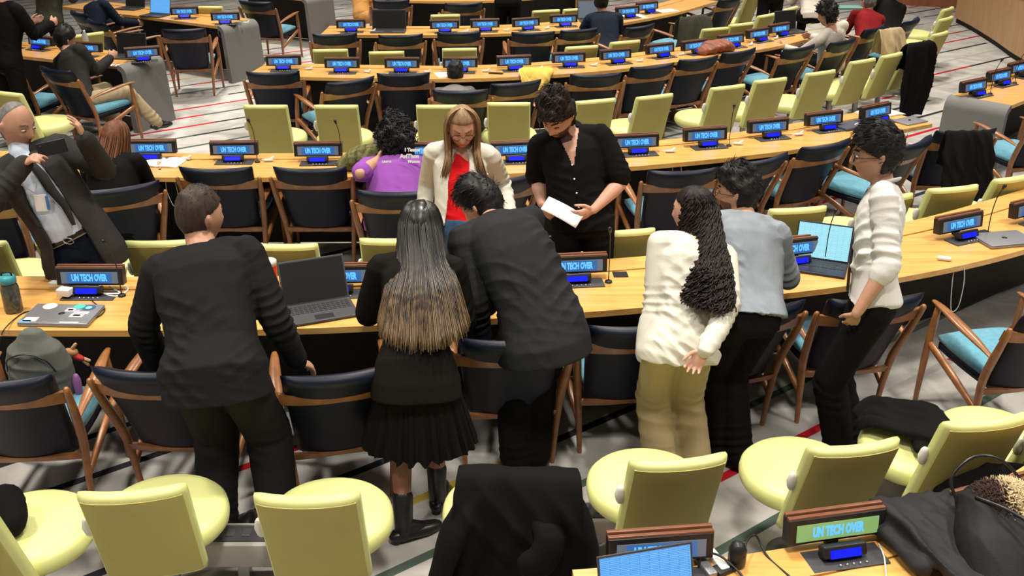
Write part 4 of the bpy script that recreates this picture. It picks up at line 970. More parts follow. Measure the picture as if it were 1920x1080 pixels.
def vneck(o, J, depth=.20, half=.060):
    me = o.data; a = np.empty(len(me.polygons)*3, np.float32); me.polygons.foreach_get('center', a); a = a.reshape(-1,3)-np.array(J.neck-J.root)
    x = a@np.array(J.SR); dn = -(a@np.array(J.top)); f = a@np.array(J.SF); m_ = (f > .02) & (dn < depth) & (dn > -.08) & (abs(x) < half*(1-np.clip(dn,-.03,1)/depth))
    bm = bmesh.new(); bm.from_mesh(me); bm.faces.ensure_lookup_table(); bmesh.ops.delete(bm, geom=[bm.faces[i] for i in np.nonzero(m_)[0]], context='FACES'); bm.to_mesh(me); bm.free()
def long_hair(J, parent, m, length=.45, spread=1.0, n=300, curl=0.0, amax=105, rad=.0042, seed=2, back=.085, name='hair', cap=True, sway=(0,0), thick=.85):
    rng = random.Random(seed); S = J.S*1.12; base = J.head-J.root; X = J.HM@Vector((1,0,0)); X.z = 0; X.normalize(); Xt = J.SR.copy(); Xt.z = 0; Xt.normalize(); Bt = -J.SF.copy(); Bt.z = 0; Bt.normalize(); B_ = J.HM@Vector((0,-1,0)); B_.z = 0; B_.normalize(); U = J.HM@Vector((0,0,1)); mb = MB(); nb = max(0, (J.neck-J.head).dot(B_)) if back > 0 else 0; sw = X*sway[0]+B_*sway[1]
    if cap:
        (P_, mk, dirs), Fc = head_grid(34, 48, (.072,.03,-.09,.006,.005,.15,seed,0)); mb.add([base+J.HM@(Vector(p)*S) for p in P_.tolist()], Fc)
    bs = (lambda al: 1.0) if back >= 0 else (lambda al: 1.0)
    tab = []
    if back > 0:
        for i in range(60):
            tt_ = 1.02-1.3*i/59; dd_ = (spine(J, tt_+.02)-spine(J, tt_-.02)).normalized(); bk_n = (Bt-dd_*Bt.dot(dd_)).normalized(); q_ = spine(J, tt_)+bk_n*(.085+.060*min(1, max(0, (1-tt_)*5)))*J.B*J.S; tab.append((q_.z-J.head.z, (q_-J.head).dot(Bt)))
    def boff(z):
        if not tab: return 0
        if z > tab[0][0]: k_ = min(1, max(0, (z+.02)/(tab[0][0]+.02))); return tab[0][1]*k_+.09*(1-k_)
        return min(tab, key=lambda e_: abs(e_[0]-z))[1]
    def path(al, f, lf):
        c, s_ = math.cos(al), math.sin(al); d = B_*c+X*s_
        pts = [base+U*.127*S+d*.012, base+U*.103*S+X*s_*.060*f*S+B_*c*.070*f*S, base+U*.03*S+X*s_*.090*f*S+B_*c*.104*f*S, (base-UP*.09*S+X*s_*.105*f*spread**.3+B_*(c*.085*f)) if back < 0 else (base-UP*.09*S+Xt*s_*.105*f*spread**.3+Bt*boff(-.09*S)*(.30+.70*c)*(.8+.2*f))]
        z1 = -.09; 
        for q in (.35, .68, 1.0):
            z = z1+(-length-z1)*q*lf; pts.append((base+UP*z*S+X*s_*(.115+.055*q)*spread*f+B_*(c*(.085-.045*q)*f+back*min(1,q*1.9))+sw*q) if back < 0 else (base+UP*z*S+Xt*s_*(.115+.055*q)*spread*f+Bt*(boff(z*S)*(.55+.45*max(0,c))+.02+back*.2*q+(f-.95)*.22))+sw*q)
        return pts
    # soft core so that strands never show gaps
    V = []; Fc = []; nn = 20; rows = []
    for i in range(nn):
        al = -math.radians(amax*.93)+2*math.radians(amax*.93)*i/(nn-1); rows.append(catmull(path(al, thick, .93), 3))
    k = len(rows[0])
    for off in (0, 1):
        for r_ in rows:
            ctr = [ (rows[0][j]+rows[-1][j])/2 for j in range(k)]
            for j in range(k): V.append(r_[j] if not off else r_[j].lerp(ctr[j], .5 if back > 0 else .12))
    T_ = nn*k; I = lambda o_, i, j: o_*T_+i*k+j
    for i in range(nn-1):
        for j in range(k-1): Fc += [(I(0,i,j),I(0,i+1,j),I(0,i+1,j+1),I(0,i,j+1)), (I(1,i,j),I(1,i,j+1),I(1,i+1,j+1),I(1,i+1,j))]
        Fc.append((I(0,i,k-1),I(0,i+1,k-1),I(1,i+1,k-1),I(1,i,k-1)))
    mb.add(V, Fc)
    for _ in range(n):
        al = math.radians(rng.uniform(-amax, amax)); f = rng.uniform(.88,1.08); p = path(al, f, rng.uniform(.88,1.04))
        w_ = Vector((rng.uniform(-1,1), rng.uniform(-1,1), 0))*.010; p = [q+w_*(i/6) for i, q in enumerate(p)]
        if not curl: c = catmull(p, 3); rr = [rad*(1-.6*(i/(len(c)-1))**2) for i in range(len(c))]
        else:
            c = catmull(p, 11); ph = rng.uniform(0, 6.28); R_ = curl*rng.uniform(.6,1.3); fq = rng.uniform(.85,1.25); c2 = []
            for i, q in enumerate(c):
                g = min(1, max(0, (i-8)/16)); a = ph+i*fq; c2.append(q+(X*math.cos(a)+B_*math.sin(a))*R_*g+UP*math.sin(a*1.3)*R_*.3*g)
            c = c2; rr = [rad]*len(c)
        mb.add(*limb(c, rr, 4 if not curl else 5, 1, None, False))
    return mb.build(name, m, parent)
def mop(J, parent, m, seed=1, r=.0, n=260, cr=.012, tr=.0035, front=.05, side=-.01, back=-.07, ts=.015, tt=.03):
    """short curly hair: rough cap with many small spirals"""
    o = hair(J, parent, m, front, side, back, tt, ts, .9, 0, seed=seed); (P_, mk, dirs), Fc = head_grid(40, 56, (front, side, back, tt, ts, .9, seed, 0)); rng = random.Random(seed); S = J.S*1.12; base = J.head-J.root; mb = MB()
    idx = [i for i in range(len(mk)) if mk[i] > .8]
    for _ in range(n):
        i = rng.choice(idx); p = base+J.HM@(Vector(P_[i].tolist())*S); d = (J.HM@Vector(dirs[i].tolist())).normalized(); a = d.orthogonal().normalized(); b = d.cross(a); ph = rng.uniform(0,6.28); t = Vector((rng.uniform(-1,1),rng.uniform(-1,1),rng.uniform(-1,.3)))*.012
        mb.add(*limb([p-d*.006+d*.0035*j+(a*math.cos(ph+j*1.1)+b*math.sin(ph+j*1.1))*cr*rng.uniform(.7,1)+t*j/6 for j in range(7)], tr, 4, 1, None, False))
    c = mb.build('curl', m, o); tag(c, kind='stuff'); return o

# ---- 1 the man taking a photo with a phone
J = skeleton((150,452,.93), 190, 1.0, neck=px(38,280,1), head=px(30,236,-1), syaw=200, build=1.12,
    RA=(px(-18,385,-1), px(62,285,-1)), LA=(px(196,318,-1), px(160,262,-1)), hyaw=-112, hpitch=-12)
o = man(J, 'bald man in dark blazer and pale blue shirt taking a photo with his phone')
d_r = at(85,262,1.5); 
body(J, o, SK['tan'], hands={1: dict(D=(.55,-.1,.35), N=(.5,.2,-.6), curl=.5), -1: dict(D=(-.25,-.05,.9), N=(-.7,-.2,-.2), curl=.28, spread=.5)}, brows='grey')
hair(J, o, HM['grey'], front=.16, side=.045, back=-.07, tt=.001, ts=.003, rough=.3, tufts=0)
eyes(J, o)
acc = Acc(); acc.add(torso(J, [(.06,.152,.125,.10),(.2,.152,.135,.10),(.38,.150,.135,.09),(.6,.155,.118,.095),(.8,.155,.105,.10),(.92,.12,.085,.085),(1.0,.07,.062,.06)]))
acc.add(limb([J.neck-J.top*.02, J.neck+J.top*.035], [.075,.066], 16))
sh = finish(acc, J, .007, 5, 'shirt', CL['paleblue'], o, [(spine(J,.3)+J.F*.12, J.neck-J.pel, .16, .08, .004)], .003)
trousers(J, o, CL['navyjean'], belt=None, waist=.150)
V, Fc = torso(J, [(.075,.158,.128,.104),(.145,.157,.130,.103)]); MB().add([p-J.root for p in V], Fc).build('belt', M['leather'], o)
bp = spine(J,.11)+J.F*.147; b = MB().tube([bp-J.root+J.R*.026*math.cos(a)+J.top*.020*math.sin(a) for a in [2*PI*i/12 for i in range(13)]], .0035, 6).build('buckle', M['metal'], o)
acc = Acc(); arcs = [(-.30,.215,.17,.15,34),(-.12,.208,.165,.15,30),(.1,.185,.150,.14,26),(.35,.176,.150,.12,24),(.6,.180,.138,.118,22),(.8,.178,.122,.118,17),(.92,.148,.095,.095,14),(.99,.088,.075,.075,14)]
acc.add(torso(J, arcs, arc=1, th=.016, n=40))
for s_ in (1,-1): sleeve(acc, J, s_, .070,.060,.050)
jk = finish(acc, J, .007, 4, 'jacket', CL['dkgrey'], o, elbow_folds(J,.006), .003)
for s_ in (1,-1):   # lapels
    pts = []
    for t, hw_ in ((.30,.012),(.5,.030),(.7,.042),(.85,.040),(.97,.028)):
        c = spine(J,t); opn = math.radians(24 if t < .7 else 16); R0 = {.30:(.176,.150),.5:(.18,.142),.7:(.18,.13),.85:(.165,.11),.97:(.10,.08)}[t]
        p = c+J.R*s_*math.sin(opn)*R0[0]*1.05*J.B+J.F*math.cos(opn)*(R0[1]+.012)*J.B; pts.append((p-J.root, hw_))
    V = []
    for p, h_ in pts: V += [p-J.R*s_*.002, p+J.R*s_*h_*1.3-J.F*.008]
    V2 = [v+J.F*.008 for v in V]; n_ = len(pts); Fc = []
    for i in range(n_-1): Fc += [(2*i,2*i+1,2*i+3,2*i+2),(2*n_+2*i,2*n_+2*i+2,2*n_+2*i+3,2*n_+2*i+1),(2*i,2*i+2,2*n_+2*i+2,2*n_+2*i),(2*i+1,2*n_+2*i+1,2*n_+2*i+3,2*i+3)]
    MB().add(V+V2, Fc).build('lapel', CL['dkgrey'], jk)
bd = spine(J,.62)+J.F*.155*J.B-J.root
MB().tube([bd+J.top*.10+J.R*.05, bd+J.top*.03]+[bd+J.top*.10-J.R*.05], .003, 6).build('lanyard', M['white_plastic'], o)
MB().box(bd-J.top*.03, (.065,.006,.095), (0,0,math.radians(190))).build('badge', M['paper'], o, smooth=False)
MB().box(bd-J.top*.03-J.R*.034+J.F*.002, (.014,.007,.08), (0,0,math.radians(190))).build('badge_stripe', mat('badge_blue',(.05,.18,.45),.5), o, smooth=False)
shoes(J, o, M['leather'])
ph = (J.wr[1]+J.wr[-1])/2+Vector((.0,-.02,.03))
q = MB().box((0,0,0),(.155,.009,.075),bev=.004).tube([(-.055,.004,.018),(-.055,.008,.018)],.011,12).build('mobile_phone', M['black']); q.location = ph; q.rotation_euler = (math.radians(-8),math.radians(-10),math.radians(12)); tag(q,'black mobile phone held up by the bald man','phone')

# ---- 2 broad man in dark suit, seen from behind
J = skeleton((400,688,.96), -4, 1.04, neck=px(380,472,1), head=px(374,408,1), syaw=-8, build=1.25, shw=.17,
    LA=(px(268,612,1), px(300,690,1)), RA=(px(520,606,-1), px(556,676,1)), LL=px(408,985), RL=px(525,985), hyaw=-38, hpitch=-3)
o = man(J, 'broad man with cropped hair in a charcoal suit seen from behind')
body(J, o, SK['tan'], hands={1: dict(D=(.5,.6,-.6), N=(.1,.3,-.9), curl=.35), -1: dict(D=(.5,.5,-.7), N=(1,0,0), curl=.6)}, brows='dark')
hair(J, o, HM['stubble'], front=.062, side=.018, back=-.075, tt=.012, ts=.001, rough=.45, tufts=900, tl=.012, comb=(0,1,.3), tr=.0010)
def vent(acc): pass
jacket(J, o, CL['charcoal'], hem=-.26, hw=.178, waist=.152, r=(.070,.060,.050), amp=.007, noise=.004, wr=.005, folds=[(spine(J,-.1)-J.F*.13, Vector((.5,0,1)), .16, .07, .004)])
trousers(J, o, CL['charcoal'], r=(.105,.090,.078)); shoes(J, o, M['leather'])

# ---- 3 woman with long straight hair, black blazer and pleated skirt
J = skeleton((778,676,.90), 5, .955, neck=px(784,486,1), head=px(788,428,1), build=1.06,
    LA=(px(690,590,1), (.15,.9,.0)), RA=(px(872,598,1), (-.3,.9,.1)), LL=px(757,985), RL=px(820,925), hyaw=-3, hpitch=-14)
J.toe = {-1: (.85,.5,0), 1: (.1,1,0)}
o = man(J, 'woman with long straight ombre hair in black blazer and pleated skirt')
body(J, o, SK['brown'], female=True)
long_hair(J, o, ombre('hair_ombre'), length=.33, spread=1.15, n=760, rad=.0034, seed=5, back=.11, amax=100)
jacket(J, o, CL['blackb'], hem=-.34, hw=.205, hy=(.15,.165), waist=.158, r=(.066,.062,.058), female=True, voxel=.007, amp=.005, noise=.004, collar=False, seed=3)
V = []; n_ = 168; R_ = [(-.10,.165,.13,0),(-.3,.195,.155,.3),(-.6,.235,.190,.7),(-.80,.262,.215,1.0)]
for t, rx, ry, am in R_:
    for i in range(n_):
        a = 2*PI*i/n_; f = 1+.055*am*(1 if (i//3) % 2 else -1)*(.8+.4*math.sin(i*1.7))
        V.append(Vector((math.cos(a)*rx*f, math.sin(a)*ry*f, .90+t*.53+.012*am*math.sin(i*.9)*(t < -.7)))+Vector((.005,0,0)))
inner = [Vector((v.x*.95, v.y*.95, v.z+.0)) for v in V]; k = n_; m_ = len(R_); Fc = []
for j in range(m_-1):
    for i in range(k): Fc += [(j*k+i,(j+1)*k+i,(j+1)*k+(i+1)%k,j*k+(i+1)%k),(m_*k+j*k+i,m_*k+j*k+(i+1)%k,m_*k+(j+1)*k+(i+1)%k,m_*k+(j+1)*k+i)]
for i in range(k): Fc += [((m_-1)*k+i,(2*m_-1)*k+i,(2*m_-1)*k+(i+1)%k,(m_-1)*k+(i+1)%k),(i,(i+1)%k,m_*k+(i+1)%k,m_*k+i)]
MB().add(V+inner, Fc).build('skirt', CL['black'], o, smooth=True, auto=25)
shoes(J, o, M['leather'], boot=True)

# ---- 4 woman in white jacket and red top
J = skeleton((858,438,.90), 180, .97, neck=px(866,276,-1), head=px(866,238,-1), build=.98,
    RA=(px(800,350,1), px(793,412,-1)), LA=(px(944,345,1), px(955,402,-1)), hyaw=186, hpitch=-24)
o = man(J, 'long-haired woman in white jacket, red top and jeans looking down')
body(J, o, SK['light'], female=True, brows='blond')
long_hair(J, o, HM['blond'], length=.25, spread=.72, n=380, rad=.0032, seed=8, back=-.07, amax=122, thick=.80)
glasses(J, o)
acc = Acc(); acc.add(torso(J, [(.05,.138,.10,.09),(.2,.130,.098,.085),(.38,.130,.105,.085),(.6,.146,.118,.095),(.8,.150,.10,.10),(.92,.125,.075,.085),(.97,.095,.055,.07)])); finish(acc, J, .006, 5, 'red_top', CL['red'], o, [(spine(J,.3)+J.F*.1, J.neck-J.pel, .14, .07, .004)], .003)
trousers(J, o, CL['jeans'], waist=.135, r=(.090,.070,.060)); shoes(J, o, M['leather'])
acc = Acc(); acc.add(torso(J, [(-.14,.19,.155,.135,30),(.0,.182,.150,.135,27),(.2,.160,.138,.115,23),(.4,.158,.138,.11,21),(.6,.168,.135,.115,20),(.8,.168,.118,.118,17),(.92,.140,.09,.095,15),(.99,.082,.068,.072,15)], arc=1, th=.014, n=40))
for s_ in (1,-1): sleeve(acc, J, s_, .064,.055,.048)
finish(acc, J, .006, 4, 'jacket', CL['cream'], o, elbow_folds(J,.006)+[(spine(J,.1)+J.F*.1+J.R*.1, (.6,0,1), .16, .07, .004)], .004)

# ---- 5 man in grey-black suit bending over the chair
J = skeleton((1012,596,.95), 16, 1.02, neck=px(925,418,1), head=px(905,388,1), syaw=22, build=1.12, bend=.07,
    LA=(px(893,560,-1), px(903,632,1)), RA=(px(930,520,1), (-.1,.5,-1)), LL=px(968,862), RL=px(1003,852), hyaw=62, hpitch=-32)
o = man(J, 'black-haired man in a dark suit bending over an armchair')
body(J, o, SK['light'], brows='dark')
hair(J, o, HM['black'], front=.055, side=.0, back=-.065, tt=.032, ts=.012, rough=.6, tufts=700, tl=.045, comb=(0,.8,-.2), seed=6)
jacket(J, o, CL['grey_suit'], hem=-.36, hw=.205, hy=(.16,.185), waist=.165, r=(.072,.062,.050), amp=.008, noise=.005, wr=.006, folds=[(spine(J,-.05)-J.F*.14, Vector((.9,0,.5)), .17, .08, .007), (spine(J,.1)-J.F*.12+J.R*.1, Vector((.9,0,.3)), .15, .07, .006)], seed=5)
trousers(J, o, CL['black'], r=(.100,.085,.075)); shoes(J, o, M['leather'])

# ---- 6 man in black short-sleeved shirt reading a paper
J = skeleton((1092,412,.93), 176, 1.0, neck=px(1066,250,-1), head=px(1046,220,-1), build=1.1,
    RA=(px(1008,340,1), px(1016,382,-1)), LA=(px(1166,345,1), px(1112,394,-1)), hyaw=150, hpitch=-30)
o = man(J, 'bearded man in black short-sleeved shirt reading a white paper')
body(J, o, SK['light'], beard=mat('beard', (.07,.036,.024), .8), hands={1: dict(D=(.45,-.3,-.55), N=(.6,.6,.1), curl=.45), -1: dict(D=(-.85,-.35,-.25), N=(-.2,.8,.2), curl=.4)}, voxel=.005)
hair(J, o, HM['dark'], front=.05, side=.005, back=-.065, tt=.042, ts=.014, rough=.8, tufts=900, tl=.035, comb=(.2,.8,.3), tr=.002, seed=9)
q_ = jacket(J, o, CL['black'], name='shirt', hem=-.10, hw=.180, waist=.160, r=(.072,.068,.06), upper=.86, voxel=.007, seed=7, wr=.004); vneck(q_, J)
trousers(J, o, CL['black'], waist=.15); shoes(J, o, M['leather'])
b0 = [spine(J,t)+J.F*.128*J.B-J.root for t in (.72,.56,.40,.24)]
for p in b0: MB().tube([p, p+J.F*.007], [.006,.005], 10).build('button', M['white_plastic'], o)
c0 = aty(1028,384,J.wr[1].y-.10); c1 = aty(1080,412,J.wr[-1].y-.06)
X = (c1-c0); mid = (c0+c1)/2; X.normalize(); Yp = Vector((.45,.5,.45)); Yp = (Yp-X*Yp.dot(X)).normalized(); Np = X.cross(Yp)
V, Fc = grid_solid(lambda u, v: X*(u-.5)*.24+Yp*(v-.5)*.10+Np*.012*math.sin(u*PI), 10, 4, lambda u, v: X*(u-.5)*.24+Yp*(v-.5)*.10+Np*(.012*math.sin(u*PI)+.0015))
q = MB().add(V, Fc).build('folded_paper', M['paper']); q.location = mid; tag(q, 'folded white paper held by the bearded man in black', 'paper')

# ---- 7 curly-haired woman in cream blouse jacket and khaki trousers
J = skeleton((1272,642,.895), 12, .965, neck=px(1300,452,1), head=px(1300,400,1), build=1.0, syaw=14,
    LA=(px(1222,590,1), px(1205,668,1)), RA=(px(1368,572,-1), px(1322,658,4.02)), LL=px(1243,890), RL=px(1303,885), hyaw=50, hpitch=-4)
o = man(J, 'woman with long dark curls in cream jacket and khaki trousers')
body(J, o, SK['light'], female=True, hands={1: dict(D=(-.5,-.05,-.8), N=(-.2,-.9,.2), curl=.55, spread=.3), -1: dict(D=(.2,.5,-.8), N=(1,0,0), curl=.5)}, voxel=.005)
long_hair(J, o, HM['curl'], length=.27, spread=.66, n=300, sway=(-.085,0), curl=.011, rad=.0036, seed=12, back=.10, amax=95)
jacket(J, o, CL['cream'], hem=-.16, hw=.210, waist=.155, hy=(.15,.165), r=(.062,.055,.046), female=True, amp=.009, noise=.004, collar=False, seed=9, end=.99, wr=.007, folds=[(spine(J,.05)-J.F*.12, Vector((.7,0,1)), .2, .06, .005)])
trousers(J, o, CL['khaki'], r=(.094,.094,.100), amp=.007, waist=.14); shoes(J, o, M['leather'])

# ---- 8 man in blue-grey shirt and glasses
J = skeleton((1400,592,.90), 25, .985, neck=px(1398,414,1), head=px(1384,362,1), build=1.1, syaw=20,
    LA=(px(1340,520,1), (-.1,.7,-.3)), RA=(px(1476,520,1), (-.15,1,.05)), LL=px(1350,838), RL=px(1385,850), hyaw=62, hpitch=-2)
o = man(J, 'dark-haired man with glasses in a blue-grey shirt seen from behind')
body(J, o, SK['olive'], brows='black', beard=mat('stubble', (.16,.085,.055), .8))
hair(J, o, HM['black'], front=.06, side=.005, back=-.065, tt=.030, ts=.012, rough=.6, tufts=800, tl=.028, comb=(0,-.5,-.5), seed=14)
glasses(J, o)
jacket(J, o, CL['bluegrey'], name='shirt', hem=.0, hw=.172, hy=(.12,.135), waist=.165, loose=1.04, r=(.066,.060,.052), amp=.006, wr=.006, noise=.005, seed=11, folds=[(spine(J,.18)-J.F*.12, Vector((.2,0,1)), .2, .045, .006)])
trousers(J, o, CL['black'], waist=.148, r=(.100,.085,.075)); shoes(J, o, M['leather'])

# ---- 9 young man in white shirt and black tie with glasses
J = skeleton((1638,560,.975), 76, 1.035, neck=px(1656,352,-1), head=px(1645,292,-1), build=.92, syaw=70,
    LA=(px(1668,520,-1), px(1606,588,-1)), RA=((.1,-.02,-1),(0,-.05,-1)), LL=px(1574,850), RL=px(1600,843), hyaw=74, hpitch=-6)
o = man(J, 'young man with glasses in white shirt and black tie, hand in pocket')
body(J, o, SK['tan'], brows='black', hands={-1: dict(D=(-.05,.5,-.9), N=(.2,1,0), curl=.3, k=.85)}, voxel=.005)
hair(J, o, HM['black'], front=.055, side=.0, back=-.06, tt=.030, ts=.010, rough=.5, tufts=900, tl=.04, comb=(.1,.9,-.1), seed=16)
glasses(J, o); eyes(J, o)
def roll(acc):
    a, b = J.el[-1], J.wr[-1]; acc.add(limb([a+(b-a)*.02, a+(b-a)*.22], [.064*J.S, .062*J.S], 16))
jacket(J, o, CL['white'], name='shirt', hem=-.02, hw=.185, hy=(.13,.14), waist=.175, loose=1.08, r=(.070,.066,.058), end=.2, wr=.009, extra=roll, amp=.009, noise=.006, seed=13, collar=False, folds=[(spine(J,.3)+J.R*-.12, Vector((.3,0,1)), .22, .09, .007)])
cpts = [J.neck-J.root+J.top*z*J.S+(J.SR*math.cos(a)*.056+J.SF*math.sin(a)*.060)*J.S for a, z in [(math.radians(q), zz) for q, zz in ((70,-.01),(20,.015),(-30,.035),(-90,.045),(-150,.035),(160,.015),(110,-.01))]]
MB().tube(catmull(cpts, 4), .022*J.S, 10, flat=.4, up=J.top).build('collar', CL['white'], o)
tp = [spine(J,t)+J.SF*f_-J.root for t, f_ in ((.97,.072),(.88,.090),(.7,.108),(.45,.120),(.2,.126),(.05,.126))]
MB().tube(tp, [.014,.018,.022,.026,.034,.030], 10, flat=.25, up=J.SF).build('tie', M['black'], o)
trousers(J, o, CL['black'], waist=.15, r=(.098,.086,.078)); shoes(J, o, M['leather'])

# ---- seated and distant people
def seated(pu, pv, yaw, nu, nv, hu, hv, top, label, S=1.0, skin='light', hm='black', hcut='short', leg=None, hyaw=None, hp=-15, build=1.05, RA=None, LA=None, ph=.50, voxel=.010, coat='trousers_', amp=.005, seed=1, full=True, legmat='black', hlen=.2, stand=False, low=0, ns=1, upper=1.0):
    lg = (((.12,1,.0),(0,.05,-1)),((-.12,1,.0),(0,.05,-1))) if not stand else (None, None)
    if leg: lg = leg
    J = skeleton((pu,pv,ph), yaw, S, neck=px(nu,nv,ns), head=px(hu,hv,ns), build=build, RA=RA or ((.12,.45,-1),(-.2,1,.25)), LA=LA or ((-.12,.45,-1),(.2,1,.25)), RL=lg[0], LL=lg[1], hyaw=yaw if hyaw is None else hyaw, hpitch=hp)
    o = man(J, label); body(J, o, SK[skin], voxel=voxel, brows='dark')
    if hcut == 'short': hair(J, o, HM[hm], front=.055, side=.0, back=-.065, tt=.028, ts=.010, rough=.5, tufts=120, tl=.03, tr=.003, seed=seed)
    elif hcut == 'mop': mop(J, o, HM[hm], seed=seed)
    elif hcut == 'long': long_hair(J, o, HM[hm], length=hlen, spread=.75, n=140, rad=.005, seed=seed, back=.05)
    jacket(J, o, CL[top], name='top', hem=-.10, hw=.18, waist=.160, voxel=max(.009, voxel), amp=amp, noise=.004, seed=seed, collar=False, upper=upper)
    trousers(J, o, CL[legmat], voxel=.011); shoes(J, o, M['leather']); return J, o
Jp, op = seated(742,418,0, 742,302, 742,262, 'purple', 'person with curly black hair in a purple printed T-shirt', skin='olive', hcut='none', build=1.28, hyaw=18, hp=-22, LA=(px(676,325,-1),(.4,1,.1)), RA=(px(795,335,1),(-.3,1,.1)), ph=.50, voxel=.008, upper=.85)
mop(Jp, op, HM['black'], seed=21, n=520, cr=.016, tr=.0038, side=-.06, back=-.13, ts=.045, tt=.040)
def shirt_text(txt, u, v, size, y_off=.0):
    me = text_mesh(txt, size, .002); yy = Jp.neck.y-.17; p = aty(u, v, yy)-Jp.root; t = mobj('printed_text', me, M['paper'], op, False); t.location = p; t.rotation_euler = (math.radians(75), 0, 0)
seated(214,428,-8, 212,300, 216,262, 'black', 'woman with long brown hair in black, seated at the second desk', hm='auburn', hcut='long', S=1.0, hlen=.13, hyaw=-12, hp=-20)
seated(852,222,0, 852,168, 854,137, 'midgrey', 'dark-haired person in grey slouching low at the third desk', skin='dark', hm='black', S=.9, hcut='short', hp=-10, ph=.42, seed=3)
seated(150,185,-32, 128,98, 122,77, 'dkgrey', 'seated man in dark jacket and khaki trousers with crossed legs', hm='black', hyaw=-38, hp=-12, legmat='beigepants', seed=4, LA=((-.1,.5,-1),(.4,1,.5)), RA=((.12,.5,-1),(-.2,1,.5)), leg=(((.45,1,.10),(.45,.5,-.9)),((-.1,1,.05),(.1,.1,-1))), skin='tan')
seated(172,76,-40, 182,8, 188,-16, 'navyc', 'seated person in navy at the further left side desk', hyaw=-50, seed=5, RA=((.1,.5,-.8),(.0,1,-.2)))
seated(92,38,-20, 90,-60, 92,-92, 'olive', 'standing person in olive-grey jacket cut off at the top left', ph=.95, stand=True, hyaw=60, seed=6, LA=((-.15,.3,-1),(.0,1,.3)))
seated(12,115,-30, 10,5, 14,-30, 'black', 'standing person in black at the left edge', ph=.95, stand=True, seed=7)
seated(1138,98,0, 1132,28, 1126,-2, 'navyc', 'person in navy shirt typing at the fourth desk', seed=8, skin='tan', LA=((-.4,.5,-.8),(-.2,1,.2)), hp=-5)
seated(1556,122,35, 1560,55, 1550,26, 'offwhite', 'seated man with curly dark hair in a white shirt', seed=9, skin='tan', hcut='mop', hm='black', LA=((-.3,.8,-.6),(.0,1,.1)), RA=((.15,.6,-.8),(-.1,1,.1)), hyaw=48, ns=-1)
seated(1628,85,20, 1628,26, 1628,4, 'darkred', 'grey-haired person in a dark red top', seed=10, hm='grey', hyaw=20)
seated(1668,62,20, 1670,5, 1672,-18, 'black', 'seated person in black at the top right', seed=11, hm='brown', hyaw=20)
seated(1522,30,20, 1520,-25, 1520,-50, 'offwhite', 'person in white at the top edge near the aisle', seed=12, hyaw=60)
seated(1446,-10,10, 1444,-90, 1444,-120, 'darkred', 'person in dark red at the top edge', ph=.95, stand=True, seed=13, S=1.0)
seated(952,4,0, 950,-72, 950,-105, 'black', 'standing person in black behind the fourth desk', ph=.95, stand=True, seed=14)
seated(682,28,-100, 672,-25, 672,-50, 'tancloth', 'seated person in tan clothes at the top edge', seed=15, hyaw=-100, legmat='tancloth')

for t_, u, v, z_ in (('I Teams', 773, 281, .034), ('AviThon', 768, 293, .040), ('Women', 776, 303, .026), ('UNITE', 725, 304, .024)): shirt_text(t_, u, v, z_)

# ---------------------------------------------------------------- clothes and bags
def sn(p, k=0): return float(math.sin(p*1.0+k)*.6+math.sin(p*2.3+k*1.7+1)*.4)
def soft(parts, root, voxel, name, m, label, cat, folds=(), noise=.006, nf=7, seed=0, smooth=6):
    acc = Acc()
    for p in parts: acc.add(p)
    J = Joints(); J.root = Vector(root); o = finish(acc, J, voxel, smooth, name, m, None, list(folds), noise, nf, seed)
    o.location = root; return tag(o, label, cat)
def sheet_over(pts, widths, th=.012, amp=.02, k=9, side=Vector((1,0,0)), n=28, ph=0, skew=0.0):
    """cloth strip along a path, waving more towards its ends"""
    P_ = catmull(pts, 5); W_ = [widths[min(len(widths)-1, int(i/5))]*(1-(i % 5)/5)+widths[min(len(widths)-1, int(i/5)+1)]*((i % 5)/5) for i in range(len(P_))]
    m = len(P_); mx = max(range(m), key=lambda i: P_[i].z); V = []; Fc = []
    for off in (0, 1):
        for i in range(m):
            t = (P_[min(i+1,m-1)]-P_[max(i-1,0)]).normalized(); nrm = side.cross(t).normalized(); d = abs(i-mx)/m
            for j in range(n+1):
                x = j/n-.5; wv = amp*d*2*sn(x*k+ph, i*.12)
                V.append(P_[i]+side*(x*W_[i])+nrm*(wv+(th if off else 0))+Vector((0,0,skew*x*d)))
    q = m*(n+1); I = lambda o_, i, j: o_*q+i*(n+1)+j
    for i in range(m-1):
        for j in range(n): Fc += [(I(0,i,j),I(0,i,j+1),I(0,i+1,j+1),I(0,i+1,j)),(I(1,i,j),I(1,i+1,j),I(1,i+1,j+1),I(1,i,j+1))]
        Fc += [(I(0,i,0),I(0,i+1,0),I(1,i+1,0),I(1,i,0)),(I(0,i,n),I(1,i,n),I(1,i+1,n),I(0,i+1,n))]
    for j in range(n): Fc += [(I(0,0,j),I(1,0,j),I(1,0,j+1),I(0,0,j+1)),(I(0,m-1,j),I(0,m-1,j+1),I(1,m-1,j+1),I(1,m-1,j))]
    return V, Fc
Vv = Vector
